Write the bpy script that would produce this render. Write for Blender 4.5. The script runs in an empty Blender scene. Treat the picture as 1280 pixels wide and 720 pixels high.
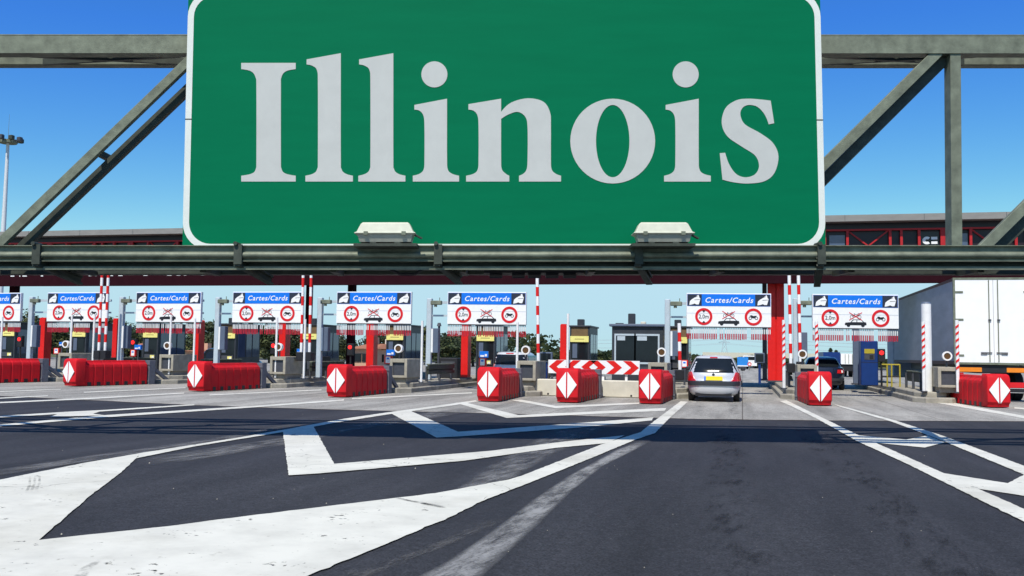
import bpy, bmesh, math, random
from mathutils import Vector, Matrix
from mathutils.geometry import tessellate_polygon
R = math.radians
random.seed(7)
SC = bpy.context.scene
COL = SC.collection

# ------------------------------------------------------------------ camera, sky, sun, exposure
F, YAW, PIT, ROL, H = 1182.14, 0.2393, 0.0689, -0.0142, 1.4094
c_, s_ = math.cos(YAW), math.sin(YAW)
FW = Vector((-s_, c_, 0)); RT = Vector((c_, s_, 0)); UP = Vector((0, 0, 1))
FW2 = FW*math.cos(PIT) + UP*math.sin(PIT); U2 = UP*math.cos(PIT) - FW*math.sin(PIT)
R3 = RT*math.cos(ROL) - U2*math.sin(ROL); U3 = U2*math.cos(ROL) + RT*math.sin(ROL)
CAM = Vector((0, 0, H))
cd = bpy.data.cameras.new('camera'); cam = bpy.data.objects.new('camera', cd); COL.objects.link(cam)
m = Matrix.Identity(4)
for i in range(3):
    m[i][0] = R3[i]; m[i][1] = U3[i]; m[i][2] = -FW2[i]; m[i][3] = CAM[i]
cam.matrix_world = m
cd.sensor_width = 36; cd.lens = 36*F/1280; cd.clip_start = .05; cd.clip_end = 6000
SC.camera = cam
SUN_EL, SUN_DX = 56.0, 3.0                       # light travels along +Y (and a little towards -X)
w = bpy.data.worlds.new('World'); SC.world = w; w.use_nodes = True
nt = w.node_tree; bg = nt.nodes['Background']
sky = nt.nodes.new('ShaderNodeTexSky'); sky.sky_type = 'NISHITA'; sky.sun_disc = False
ld = Vector((math.sin(R(SUN_DX))*math.cos(R(SUN_EL)), math.cos(R(SUN_DX))*math.cos(R(SUN_EL)), -math.sin(R(SUN_EL))))
sky.sun_elevation = R(SUN_EL); sky.sun_rotation = math.atan2(-ld.x, -ld.y)
sky.air_density = 1.0; sky.dust_density = .35; sky.ozone_density = 3.5; sky.altitude = 100
STR = .13                                          # the clear deep blue of the photograph: per channel contrast of the sky itself
sp_ = nt.nodes.new('ShaderNodeSeparateColor'); cb_ = nt.nodes.new('ShaderNodeCombineColor'); nt.links.new(sky.outputs[0], sp_.inputs[0])
for i, (ref, tgt, ex, cap) in enumerate(((.19, .048, 2.2, .50), (.324, .225, 1.55, .75), (.565, .76, .38, .89))):
    mx = nt.nodes.new('ShaderNodeMath'); mx.operation = 'MULTIPLY'; mx.inputs[1].default_value = STR/ref; nt.links.new(sp_.outputs[i], mx.inputs[0])
    pw = nt.nodes.new('ShaderNodeMath'); pw.operation = 'POWER'; pw.inputs[1].default_value = ex; nt.links.new(mx.outputs[0], pw.inputs[0])
    hi = nt.nodes.new('ShaderNodeMath'); hi.operation = 'MAXIMUM' if ex > 1 else 'MINIMUM'; nt.links.new(pw.outputs[0], hi.inputs[0])
    if ex > 1:
        cl = nt.nodes.new('ShaderNodeMath'); cl.operation = 'MINIMUM'; cl.inputs[1].default_value = 1.0; nt.links.new(mx.outputs[0], cl.inputs[0]); nt.links.new(cl.outputs[0], hi.inputs[1])
    else:
        cl = nt.nodes.new('ShaderNodeMath'); cl.operation = 'POWER'; cl.inputs[1].default_value = 1.6; nt.links.new(mx.outputs[0], cl.inputs[0]); nt.links.new(cl.outputs[0], hi.inputs[1])
    ml = nt.nodes.new('ShaderNodeMath'); ml.operation = 'MULTIPLY'; ml.inputs[1].default_value = tgt/STR; nt.links.new(hi.outputs[0], ml.inputs[0])
    mn = nt.nodes.new('ShaderNodeMath'); mn.operation = 'SMOOTH_MIN'; mn.inputs[1].default_value = cap/STR; mn.inputs[2].default_value = .2*cap/STR; nt.links.new(ml.outputs[0], mn.inputs[0])
    nt.links.new(mn.outputs[0], cb_.inputs[i])
nt.links.new(cb_.outputs[0], bg.inputs[0]); bg.inputs[1].default_value = STR
sd = bpy.data.lights.new('sun', 'SUN'); sd.energy = 5.0; sd.angle = R(.53); sd.color = (1, .94, .83)
so = bpy.data.objects.new('sun', sd); COL.objects.link(so)
so.rotation_euler = ld.to_track_quat('-Z', 'Y').to_euler(); so.location = (0, -20, 40)
SC.view_settings.view_transform = 'Standard'; SC.view_settings.look = 'None'
SC.view_settings.exposure = 0.0; SC.view_settings.gamma = 1.0; SC.view_settings.use_curve_mapping = False

# ------------------------------------------------------------------ measuring helpers (the photograph's lens)
def ray(px, py):
    return (FW2 + R3*((px-640)/F) + U3*((360-py)/F))
def gnd(px, py, z=0.0):
    d = ray(px, py); t = (z-H)/d.z; return CAM + d*t
def atY(px, py, Y):
    d = ray(px, py); return CAM + d*(Y/d.y)

# ------------------------------------------------------------------ materials
MATS = {}
def mat(name, col, rough=.6, metal=0.0, var=.12, scale=6.0, bump=0.0, bscale=40.0, emit=0.0, spec=.4, dirt=None, stretch=(1, 1, 1), coat=0.0):
    if name in MATS: return MATS[name]
    M = bpy.data.materials.new(name); M.use_nodes = True
    n = M.node_tree.nodes; L = M.node_tree.links; b = n['Principled BSDF']
    b.inputs['Roughness'].default_value = rough; b.inputs['Metallic'].default_value = metal
    b.inputs['Specular IOR Level'].default_value = spec
    if coat: b.inputs['Coat Weight'].default_value = coat; b.inputs['Coat Roughness'].default_value = .08
    tc = n.new('ShaderNodeTexCoord'); mp = n.new('ShaderNodeMapping'); mp.inputs['Scale'].default_value = stretch
    L.new(tc.outputs['Object'], mp.inputs[0])
    nz = n.new('ShaderNodeTexNoise'); nz.inputs['Scale'].default_value = scale; nz.inputs['Detail'].default_value = 6
    nz.inputs['Roughness'].default_value = .62
    L.new(mp.outputs[0], nz.inputs['Vector'])
    rp = n.new('ShaderNodeValToRGB'); rp.color_ramp.elements[0].position = .3; rp.color_ramp.elements[1].position = .7
    lo = tuple(max(0, x*(1-var)) for x in col); hi = tuple(x*(1+var*.7) for x in col)
    if dirt: lo = dirt
    rp.color_ramp.elements[0].color = (*lo, 1); rp.color_ramp.elements[1].color = (*hi, 1)
    L.new(nz.outputs[0], rp.inputs[0]); L.new(rp.outputs[0], b.inputs['Base Color'])
    if bump:
        nb = n.new('ShaderNodeTexNoise'); nb.inputs['Scale'].default_value = bscale; nb.inputs['Detail'].default_value = 4
        L.new(mp.outputs[0], nb.inputs['Vector'])
        bp = n.new('ShaderNodeBump'); bp.inputs['Strength'].default_value = bump; bp.inputs['Distance'].default_value = .02
        L.new(nb.outputs[0], bp.inputs['Height']); L.new(bp.outputs[0], b.inputs['Normal'])
    if emit:
        b.inputs['Emission Color'].default_value = (*col, 1); b.inputs['Emission Strength'].default_value = emit
    MATS[name] = M
    return M
def glass(name, col=(.012, .016, .02), rough=.08, spec=.35):
    return mat(name, col, rough, 0, .2, 2, spec=spec)

def ground_mat(name, c0, c1, speck, rough, streak=.0, grain=90, joints=False, bump=.25):
    M = bpy.data.materials.new(name); M.use_nodes = True
    n = M.node_tree.nodes; L = M.node_tree.links; b = n['Principled BSDF']
    b.inputs['Roughness'].default_value = rough; b.inputs['Specular IOR Level'].default_value = .3
    tc = n.new('ShaderNodeTexCoord'); ob = tc.outputs['Object']
    def noise(sc, st=(1, 1, 1), det=5, rg=.6):
        mp = n.new('ShaderNodeMapping'); mp.inputs['Scale'].default_value = st; L.new(ob, mp.inputs[0])
        z = n.new('ShaderNodeTexNoise'); z.inputs['Scale'].default_value = sc; z.inputs['Detail'].default_value = det
        z.inputs['Roughness'].default_value = rg; L.new(mp.outputs[0], z.inputs['Vector']); return z.outputs[0]
    def ramp(src, a, bb, ca, cb):
        r = n.new('ShaderNodeValToRGB'); e = r.color_ramp.elements
        e[0].position = a; e[1].position = bb; e[0].color = (*ca, 1); e[1].color = (*cb, 1); L.new(src, r.inputs[0]); return r.outputs[0]
    def mix(bt, fac, a, bb):
        x = n.new('ShaderNodeMix'); x.data_type = 'RGBA'; x.blend_type = bt
        if isinstance(fac, float): x.inputs['Factor'].default_value = fac
        else: L.new(fac, x.inputs['Factor'])
        L.new(a, x.inputs['A']); L.new(bb, x.inputs['B']); return x.outputs['Result']
    base = ramp(noise(.5, (1, .35, 1)), .3, .72, c0, c1)
    g = ramp(noise(grain, det=3), .3, .75, (.42, .42, .42), (1.62, 1.62, 1.62))
    base = mix('MULTIPLY', 1.0, base, g)
    if streak:
        s = ramp(noise(1.1, (1, .05, 1), 4), .45, .75, (1, 1, 1), (1-streak,)*3)
        base = mix('MULTIPLY', 1.0, base, s)
    g2 = ramp(noise(grain*.22, det=5, rg=.7), .32, .68, (.74, .74, .74), (1.24, 1.24, 1.24)); base = mix('MULTIPLY', 1.0, base, g2)
    pt_ = ramp(noise(.9, (1.6, .22, 1), 5, .65), .36, .62, (.80, .80, .80), (1.12, 1.12, 1.12)); base = mix('MULTIPLY', 1.0, base, pt_)
    st = ramp(noise(2.2, (1, 1, 1), 7, .7), .62, .76, (1, 1, 1), (.68, .68, .68))
    base = mix('MULTIPLY', 1.0, base, st)
    sp = ramp(noise(23, det=2), .74, .77, (0, 0, 0), (1, 1, 1))
    rgb = n.new('ShaderNodeRGB'); rgb.outputs[0].default_value = (*speck, 1)
    base = mix('MIX', sp, base, rgb.outputs[0])
    if joints:
        br = n.new('ShaderNodeTexBrick'); br.inputs['Scale'].default_value = 1; br.inputs['Brick Width'].default_value = 4.5; br.inputs['Row Height'].default_value = 5.0
        br.offset = 0; br.inputs['Mortar Size'].default_value = .015; br.inputs['Color1'].default_value = (1, 1, 1, 1); br.inputs['Color2'].default_value = (.92, .92, .92, 1); br.inputs['Mortar'].default_value = (.4, .38, .36, 1)
        L.new(ob, br.inputs['Vector']); base = mix('MULTIPLY', 1.0, base, br.outputs[0])
    L.new(base, b.inputs['Base Color'])
    bp = n.new('ShaderNodeBump'); bp.inputs['Strength'].default_value = bump; bp.inputs['Distance'].default_value = .01
    L.new(noise(grain*1.3, det=3), bp.inputs['Height']); L.new(bp.outputs[0], b.inputs['Normal'])
    return M
def paint_mat(name, col, thr, soft, gritty=26.0, stretch=(1, 1, 1), cracks=True):
    """road paint with wear that lets the surface below show through"""
    M = bpy.data.materials.new(name); M.use_nodes = True
    n = M.node_tree.nodes; L = M.node_tree.links; b = n['Principled BSDF']; out = n['Material Output']
    b.inputs['Roughness'].default_value = .65; b.inputs['Specular IOR Level'].default_value = .3
    tc = n.new('ShaderNodeTexCoord'); mp = n.new('ShaderNodeMapping'); mp.inputs['Scale'].default_value = stretch; L.new(tc.outputs['Object'], mp.inputs[0])
    def noise(sc, det=6):
        z = n.new('ShaderNodeTexNoise'); z.inputs['Scale'].default_value = sc; z.inputs['Detail'].default_value = det; z.inputs['Roughness'].default_value = .65
        L.new(mp.outputs[0], z.inputs['Vector']); return z.outputs[0]
    r = n.new('ShaderNodeValToRGB'); e = r.color_ramp.elements; e[0].position = .28; e[1].position = .6
    e[0].color = (*[x*.8 for x in col], 1); e[1].color = (*col, 1); L.new(noise(1.7), r.inputs[0])
    r2 = n.new('ShaderNodeValToRGB'); e = r2.color_ramp.elements; e[0].position = .30; e[1].position = .50; e[0].color = (.80, .79, .76, 1); e[1].color = (1, 1, 1, 1); L.new(noise(.35, 8), r2.inputs[0])
    r3 = n.new('ShaderNodeValToRGB'); e = r3.color_ramp.elements; e[0].position = .27; e[1].position = .36; e[0].color = (.55, .53, .50, 1); e[1].color = (1, 1, 1, 1); L.new(noise(9, 4), r3.inputs[0])
    mA = n.new('ShaderNodeMix'); mA.data_type = 'RGBA'; mA.blend_type = 'MULTIPLY'; mA.inputs['Factor'].default_value = 1; L.new(r.outputs[0], mA.inputs['A']); L.new(r2.outputs[0], mA.inputs['B'])
    mB = n.new('ShaderNodeMix'); mB.data_type = 'RGBA'; mB.blend_type = 'MULTIPLY'; mB.inputs['Factor'].default_value = 1; L.new(mA.outputs['Result'], mB.inputs['A']); L.new(r3.outputs[0], mB.inputs['B'])
    L.new(mB.outputs['Result'], b.inputs['Base Color'])
    a = n.new('ShaderNodeMath'); a.operation = 'MULTIPLY_ADD'; a.inputs[1].default_value = .55; L.new(noise(gritty), a.inputs[0])
    k = n.new('ShaderNodeMath'); k.operation = 'MULTIPLY'; k.inputs[1].default_value = .45; L.new(noise(2.3), k.inputs[0]); L.new(k.outputs[0], a.inputs[2])
    w_ = n.new('ShaderNodeMapRange'); w_.inputs['From Min'].default_value = thr; w_.inputs['From Max'].default_value = thr+soft; L.new(a.outputs[0], w_.inputs[0])
    fac = w_.outputs[0]
    if cracks:
        v = n.new('ShaderNodeTexVoronoi'); v.feature = 'DISTANCE_TO_EDGE'; v.inputs['Scale'].default_value = .13
        wv = n.new('ShaderNodeTexNoise'); wv.inputs['Scale'].default_value = 3; L.new(tc.outputs['Object'], wv.inputs['Vector'])
        ad = n.new('ShaderNodeVectorMath'); ad.operation = 'MULTIPLY_ADD'; ad.inputs[1].default_value = (.5, .5, .5); L.new(wv.outputs['Color'], ad.inputs[0]); L.new(tc.outputs['Object'], ad.inputs[2])
        L.new(ad.outputs[0], v.inputs['Vector'])
        cr = n.new('ShaderNodeMapRange'); cr.inputs['From Min'].default_value = .0006; cr.inputs['From Max'].default_value = .002; cr.inputs['To Min'].default_value = .6; L.new(v.outputs['Distance'], cr.inputs[0])
        mm = n.new('ShaderNodeMath'); mm.operation = 'MULTIPLY'; L.new(fac, mm.inputs[0]); L.new(cr.outputs[0], mm.inputs[1]); fac = mm.outputs[0]
    t = n.new('ShaderNodeBsdfTransparent'); mx = n.new('ShaderNodeMixShader')
    L.new(fac, mx.inputs[0]); L.new(t.outputs[0], mx.inputs[1]); L.new(b.outputs[0], mx.inputs[2]); L.new(mx.outputs[0], out.inputs[0])
    return M

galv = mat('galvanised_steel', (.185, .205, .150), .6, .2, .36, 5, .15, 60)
galv_dark = mat('dark_shaded_steel', (.055, .064, .050), .6, .2, .35, 6, .1, 50)  # galvanised steel with shade put into the colour; also used for dark fittings
sign_green = mat('sign_green', (.0010, .156, .068), .6, 0, .06, 1.6, stretch=(.4, 1, 3), spec=.04)
sign_white = mat('sign_border_white', (.72, .75, .70), .5, 0, .06, 3)
letter_grey = mat('sign_letter_grey', (.52, .53, .505), .5, 0, .05, 3)
fixture = mat('fixture_paint', (.56, .57, .46), .5, 0, .1, 8)
red_plastic = mat('red_plastic', (.58, .007, .014), .6, 0, .25, 2.2, .1, 30, spec=.2, dirt=(.43, .012, .018))
plate_grey = mat('end_plate_grey', (.13, .14, .17), .55, .1, .2, 8)
white_refl = mat('reflective_white', (.85, .85, .85), .45, 0, .05, 9)
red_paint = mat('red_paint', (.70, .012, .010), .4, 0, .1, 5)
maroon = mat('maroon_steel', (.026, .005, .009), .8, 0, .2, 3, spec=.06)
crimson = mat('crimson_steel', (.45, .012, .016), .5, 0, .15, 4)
fascia_m = mat('roof_fascia', (.25, .24, .225), .6, 0, .12, 2, stretch=(1, 1, 3))
white_p = mat('white_paint', (.80, .80, .79), .45, 0, .08, 5)
pole_m = mat('pale_grey_paint', (.46, .53, .58), .45, 0, .08, 5)
cab_dark = mat('blue_grey_paint', (.10, .13, .19), .5, 0, .1, 5)
black_m = mat('black_plastic', (.018, .018, .022), .5, 0, .2, 8)
dark_steel = mat('dark_grey_steel', (.07, .075, .09), .5, .2, .2, 8)
concrete_b = mat('concrete_block', (.37, .34, .27), .85, 0, .22, 4, .3, 50)
concrete_k = mat('concrete_kerb', (.32, .30, .25), .9, 0, .32, 3, .4, 30)
concrete_w = mat('pale_concrete', (.60, .57, .47), .85, 0, .12, 3, .2, 40)
blue_sign = mat('sign_blue', (.004, .17, .74), .4, 0, .06, 4)
blue_kiosk_m = mat('blue_panel', (.006, .035, .17), .4, 0, .15, 4)
navy_sq = mat('sign_dark_square', (.025, .03, .05), .4, 0, .1, 5)
sign_red = mat('sign_red', (.66, .012, .018), .4, 0, .06, 5)
strip_red = mat('strip_red', (.42, .012, .03), .6, 0, .2, 5)
strip_white = mat('strip_white', (.62, .64, .64), .6, 0, .15, 5)
ink = mat('sign_black', (.012, .014, .02), .5, 0, .1, 5)
yellow_p = mat('yellow_panel', (.42, .34, .03), .45, 0, .06, 5)
pale_yellow = mat('pale_yellow_panel', (.85, .78, .25), .45, 0, .06, 5)
brown_p = mat('brown_panel', (.16, .10, .045), .6, 0, .2, 6)
booth_m = mat('charcoal_panel', (.035, .04, .05), .45, 0, .2, 4)
glass_d = glass('dark_glass'); glass_b = glass('sky_tinted_glass', (.07, .10, .17), .04, .8)  # blue base colour of the second glass carries the sky's reflection
silver = mat('silver_car_paint', (.66, .68, .71), .3, .25, .05, 4, coat=.6)
navy_car = mat('navy_car_paint', (.012, .016, .035), .25, .3, .1, 4, coat=.7)
grey_car = mat('dark_grey_car_paint', (.05, .06, .065), .25, .4, .1, 4, coat=.7)
bumper_d = mat('bumper_plastic', (.03, .033, .04), .5, 0, .1, 5)
rubber = mat('rubber', (.012, .012, .013), .8, 0, .2, 10)
alloy = mat('alloy_rim', (.35, .36, .38), .35, .7, .1, 6)
tail_red = mat('tail_lamp_red', (.55, .008, .010), .15, 0, .15, 12, coat=.6)
plate_y = mat('number_plate_yellow', (.85, .62, .01), .4, 0, .04, 6)
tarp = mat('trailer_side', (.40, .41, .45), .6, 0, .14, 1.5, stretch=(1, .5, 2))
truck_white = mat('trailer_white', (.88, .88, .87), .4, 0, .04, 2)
orange_m = mat('orange_reflector', (.85, .25, .02), .35, 0, .1, 9)
lamp_red = mat('lit_red_lamp', (1, .02, .02), .3, 0, .02, 4, emit=1.6)
amber_d = mat('dark_amber_lens', (.11, .055, .02), .3, 0, .3, 60)
asphalt = ground_mat('asphalt', (.026, .027, .034), (.045, .046, .054), (.13, .12, .11), .85, .22, 52)
concrete_road = ground_mat('concrete_road', (.30, .29, .265), (.41, .395, .36), (.2, .18, .16), .9, .42, 40, True)
paint = paint_mat('road_paint_white', (.68, .67, .60), .36, .04, 14)
edge_m = mat('joint_earth', (.16, .12, .09), .9, 0, .4, 3)
leaf_d = mat('leaf_dark', (.024, .040, .012), .7, 0, .45, 1.2)
leaf_m = mat('leaf_mid', (.062, .074, .022), .7, 0, .45, 1.2)
leaf_y = mat('leaf_light', (.115, .125, .035), .7, 0, .4, 1.2)
bark = mat('bark', (.07, .05, .035), .9, 0, .3, 6)
wall_salmon = mat('salmon_render', (.55, .33, .22), .85, 0, .1, 2)
wall_cream = mat('cream_render', (.60, .55, .47), .85, 0, .1, 2)
roof_tile = mat('terracotta_tile', (.36, .15, .08), .85, 0, .25, 8)
field_m = mat('dry_grass', (.10, .11, .045), .95, 0, .4, .2)

# ------------------------------------------------------------------ mesh builder
class MB:
    def __init__(s): s.v = []; s.f = []; s.mi = []; s.k = 0
    def mat(s, k): s.k = k; return s
    def add(s, vs, fs, M=None):
        o = len(s.v)
        s.v += [tuple(M @ Vector(p)) if M else tuple(p) for p in vs]
        s.f += [tuple(o+i for i in f) for f in fs]; s.mi += [s.k]*len(fs); return s
    def box(s, x0, x1, y0, y1, z0, z1, M=None):
        vs = [(x, y, z) for z in (z0, z1) for y in (y0, y1) for x in (x0, x1)]
        return s.add(vs, [(0, 2, 3, 1), (4, 5, 7, 6), (0, 1, 5, 4), (2, 6, 7, 3), (0, 4, 6, 2), (1, 3, 7, 5)], M)
    def cbox(s, x0, x1, y0, y1, z0, z1, b=.02, M=None):
        """box with chamfered edges round X and Y outlines"""
        def ring(z, i):
            return [(x0+i+b, y0+i, z), (x1-i-b, y0+i, z), (x1-i, y0+i+b, z), (x1-i, y1-i-b, z), (x1-i-b, y1-i, z), (x0+i+b, y1-i, z), (x0+i, y1-i-b, z), (x0+i, y0+i+b, z)]
        vs = ring(z0, b) + ring(z0+b, 0) + ring(z1-b, 0) + ring(z1, b)
        fs = [tuple(range(7, -1, -1)), tuple(range(24, 32))]
        for r in range(3):
            for i in range(8):
                j = (i+1) % 8; fs.append((r*8+i, r*8+j, r*8+8+j, r*8+8+i))
        return s.add(vs, fs, M)
    def cyl(s, p0, p1, r0, r1=None, n=10, cap=True):
        r1 = r0 if r1 is None else r1
        p0, p1 = Vector(p0), Vector(p1); d = (p1-p0).normalized()
        a = d.orthogonal().normalized(); b = d.cross(a)
        vs = [p0+(a*math.cos(2*math.pi*i/n)+b*math.sin(2*math.pi*i/n))*r0 for i in range(n)] + [p1+(a*math.cos(2*math.pi*i/n)+b*math.sin(2*math.pi*i/n))*r1 for i in range(n)]
        fs = [(i, (i+1) % n, n+(i+1) % n, n+i) for i in range(n)]
        if cap: fs += [tuple(range(n-1, -1, -1)), tuple(range(n, 2*n))]
        return s.add(vs, fs)
    def bar(s, p0, p1, w_, h_, up=(0, 0, 1)):
        """square bar: w_ across, h_ along up"""
        p0, p1 = Vector(p0), Vector(p1); d = (p1-p0).normalized(); u = Vector(up); x = d.cross(u)
        if x.length < 1e-4: x = d.cross(Vector((0, 1, 0)))
        x.normalize(); u = x.cross(d)
        vs = [p+x*(a*w_/2)+u*(b*h_/2) for p in (p0, p1) for a, b in ((-1, -1), (1, -1), (1, 1), (-1, 1))]
        return s.add(vs, [(3, 2, 1, 0), (4, 5, 6, 7), (0, 1, 5, 4), (1, 2, 6, 5), (2, 3, 7, 6), (3, 0, 4, 7)])
    def prism(s, poly, y0, y1, M=None):
        """outline in X,Z pushed from y0 (front) to y1"""
        n = len(poly)
        ar = sum(poly[i][0]*poly[(i+1) % n][1]-poly[(i+1) % n][0]*poly[i][1] for i in range(n))
        if ar < 0: poly = poly[::-1]
        vs = [(x, y0, z) for x, z in poly] + [(x, y1, z) for x, z in poly]
        tris = tessellate_polygon([[Vector((x, z, 0)) for x, z in poly]])
        fs = []
        for t in tris:
            a, b, c = [poly[i] for i in t]
            if (b[0]-a[0])*(c[1]-a[1])-(b[1]-a[1])*(c[0]-a[0]) < 0: t = t[::-1]
            fs.append(tuple(t)); fs.append(tuple(n+i for i in t[::-1]))
        fs += [(j, i, n+i, n+j) for i, j in ((i, (i+1) % n) for i in range(n))]
        return s.add(vs, fs, M)
    def ringz(s, cx, cz, ro, ri, y0, y1, n=28):
        """flat ring facing -Y"""
        P = lambda r, i, y: (cx+r*math.cos(2*math.pi*i/n), y, cz+r*math.sin(2*math.pi*i/n))
        vs = [P(r, i, y) for r, y in ((ro, y0), (ri, y0), (ri, y1), (ro, y1)) for i in range(n)]
        fs = []
        for k in range(4):
            for i in range(n):
                j = (i+1) % n; a, b = k*n, ((k+1) % 4)*n
                fs.append((a+i, a+j, b+j, b+i))
        return s.add(vs, fs)
    def loft(s, secs, cap=True):
        n = len(secs[0]); vs = [p for q in secs for p in q]; fs = []
        for k in range(len(secs)-1):
            for i in range(n):
                j = (i+1) % n; fs.append((k*n+i, k*n+j, (k+1)*n+j, (k+1)*n+i))
        if cap: fs += [tuple(range(n-1, -1, -1)), tuple(range((len(secs)-1)*n, len(secs)*n))]
        return s.add(vs, fs)
    def build(s, name, mats, parent=None, smooth=None, bevel=0, loc=None, fix=True):
        me = bpy.data.meshes.new(name); me.from_pydata(s.v, [], s.f)
        for M in (mats if isinstance(mats, (list, tuple)) else [mats]): me.materials.append(M)
        me.polygons.foreach_set('material_index', s.mi)
        if fix:
            bm = bmesh.new(); bm.from_mesh(me); bmesh.ops.recalc_face_normals(bm, faces=bm.faces); bm.to_mesh(me); bm.free()
        if smooth is not None:
            me.polygons.foreach_set('use_smooth', [True]*len(me.polygons)); me.set_sharp_from_angle(angle=R(smooth))
        o = bpy.data.objects.new(name, me); COL.objects.link(o)
        if parent is not None: o.parent = parent
        if loc is not None: o.location = loc
        if bevel:
            bv = o.modifiers.new('bevel', 'BEVEL'); bv.width = bevel; bv.segments = 2; bv.limit_method = 'ANGLE'; bv.angle_limit = R(40)
        return o
def tag(o, label=None, cat=None, group=None, kind=None):
    if label: o['label'] = label
    if cat: o['category'] = cat
    if group: o['group'] = group
    if kind: o['kind'] = kind
    return o
def thing(name, loc, label, cat, group=None, rz=0):
    o = bpy.data.objects.new(name, None); o.empty_display_size = .2; COL.objects.link(o); o.location = loc; o.rotation_euler = (0, 0, rz)
    return tag(o, label, cat, group)
def dup(root, loc, rz, label, parts=True):
    r = root.copy(); COL.objects.link(r); r.location = loc; r.rotation_euler = (0, 0, rz); r['label'] = label
    def rec(a, b):
        for ch in list(a.children):
            c = ch.copy(); COL.objects.link(c); c.parent = b; rec(ch, c)
    rec(root, r); return r
def text_mesh(name, body, size, material, parent, loc, shear=0.0, offset=0.0, depth=.002, width=None, space=1.0):
    cu = bpy.data.curves.new('tmp_text', 'FONT'); cu.body = body; cu.size = size; cu.align_x = 'CENTER'; cu.align_y = 'CENTER'; cu.shear = shear; cu.offset = offset; cu.extrude = depth; cu.resolution_u = 3; cu.space_character = space
    to = bpy.data.objects.new('tmp_text', cu); COL.objects.link(to)
    me = bpy.data.meshes.new_from_object(to.evaluated_get(bpy.context.evaluated_depsgraph_get()))
    bpy.data.objects.remove(to); bpy.data.curves.remove(cu)
    xs = [v.co.x for v in me.vertices]; k = (width/(max(xs)-min(xs))) if width else 1
    for v in me.vertices: v.co = Vector((v.co.x*k, -v.co.z, v.co.y))
    me.materials.clear(); me.materials.append(material); me.name = name
    o = bpy.data.objects.new(name, me); COL.objects.link(o); o.parent = parent; o.location = loc
    return o
def smooth_poly(pts, seg=5):
    """closed outline; points given as (x,y) are smooth, (x,y,1) are corners"""
    n = len(pts); out = []
    for i in range(n):
        p0, p1, p2, p3 = [pts[(i+k) % n] for k in (-1, 0, 1, 2)]
        c1, c2 = len(p1) > 2, len(p2) > 2
        a = Vector(p1[:2]); b = Vector(p2[:2]); out.append(tuple(a))
        if c1 and c2: continue
        t1 = Vector((0, 0)) if c1 else (Vector(p2[:2])-Vector(p0[:2]))*.5
        t2 = Vector((0, 0)) if c2 else (Vector(p3[:2])-Vector(p1[:2]))*.5
        if c1: t1 = (b-a)*1.5-t2*.5
        if c2: t2 = (b-a)*1.5-t1*.5
        for k in range(1, seg):
            t = k/seg; h1 = 2*t**3-3*t*t+1; h2 = t**3-2*t*t+t; h3 = -2*t**3+3*t*t; h4 = t**3-t*t
            out.append(tuple(a*h1+t1*h2+b*h3+t2*h4))
    return out

# ------------------------------------------------------------------ ground, road, markings
def ragged_edge(pts, step=.09, amp=.0035):
    rnd = random.Random(len(pts)); out = []
    for a, b in zip(pts, pts[1:]+pts[:1]):
        a, b = Vector(a[:2]), Vector(b[:2]); L = (b-a).length; n = max(1, min(90, int(L/step)))
        if min(a.y, b.y) > 26: n = 1
        nn = Vector((-(b-a).y, (b-a).x)).normalized() if L > 1e-6 else Vector((0, 0))
        for k in range(n):
            j = rnd.gauss(0, amp)*(2.2 if rnd.random() < .08 else 1) if k else 0
            out.append(a.lerp(b, k/n)+nn*j)
    return out
def sheet(name, pts, z, M, kind='structure'):
    me = bpy.data.meshes.new(name); vs = [(p[0], p[1], z) for p in pts]
    tr = tessellate_polygon([[Vector((p[0], p[1], 0)) for p in pts]]); fs = []
    for t in tr:
        a, b, c = [vs[i] for i in t]
        if (b[0]-a[0])*(c[1]-a[1])-(b[1]-a[1])*(c[0]-a[0]) < 0: t = t[::-1]
        fs.append(tuple(t))
    me.from_pydata(vs, [], fs); me.materials.append(M)
    o = bpy.data.objects.new(name, me); COL.objects.link(o); tag(o, kind=kind); return o
G = lambda *pp: [gnd(x, y) for x, y in pp]
sheet('ground', [(-3000, -200), (3000, -200), (3000, 5000), (-3000, 5000)], -.02, field_m)
sheet('asphalt_road', [(-90, -30), (60, -30), (60, 140), (-90, 140)], -.004, asphalt)
EDGE = [(-120, 489), (0, 495), (121, 500.6), (243, 506.5), (326, 509.2), (430, 512.4), (560, 515.2), (700, 519), (860, 523.6), (1024, 525.6), (1280, 526.8), (1420, 527)]
eg = G(*EDGE)
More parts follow.
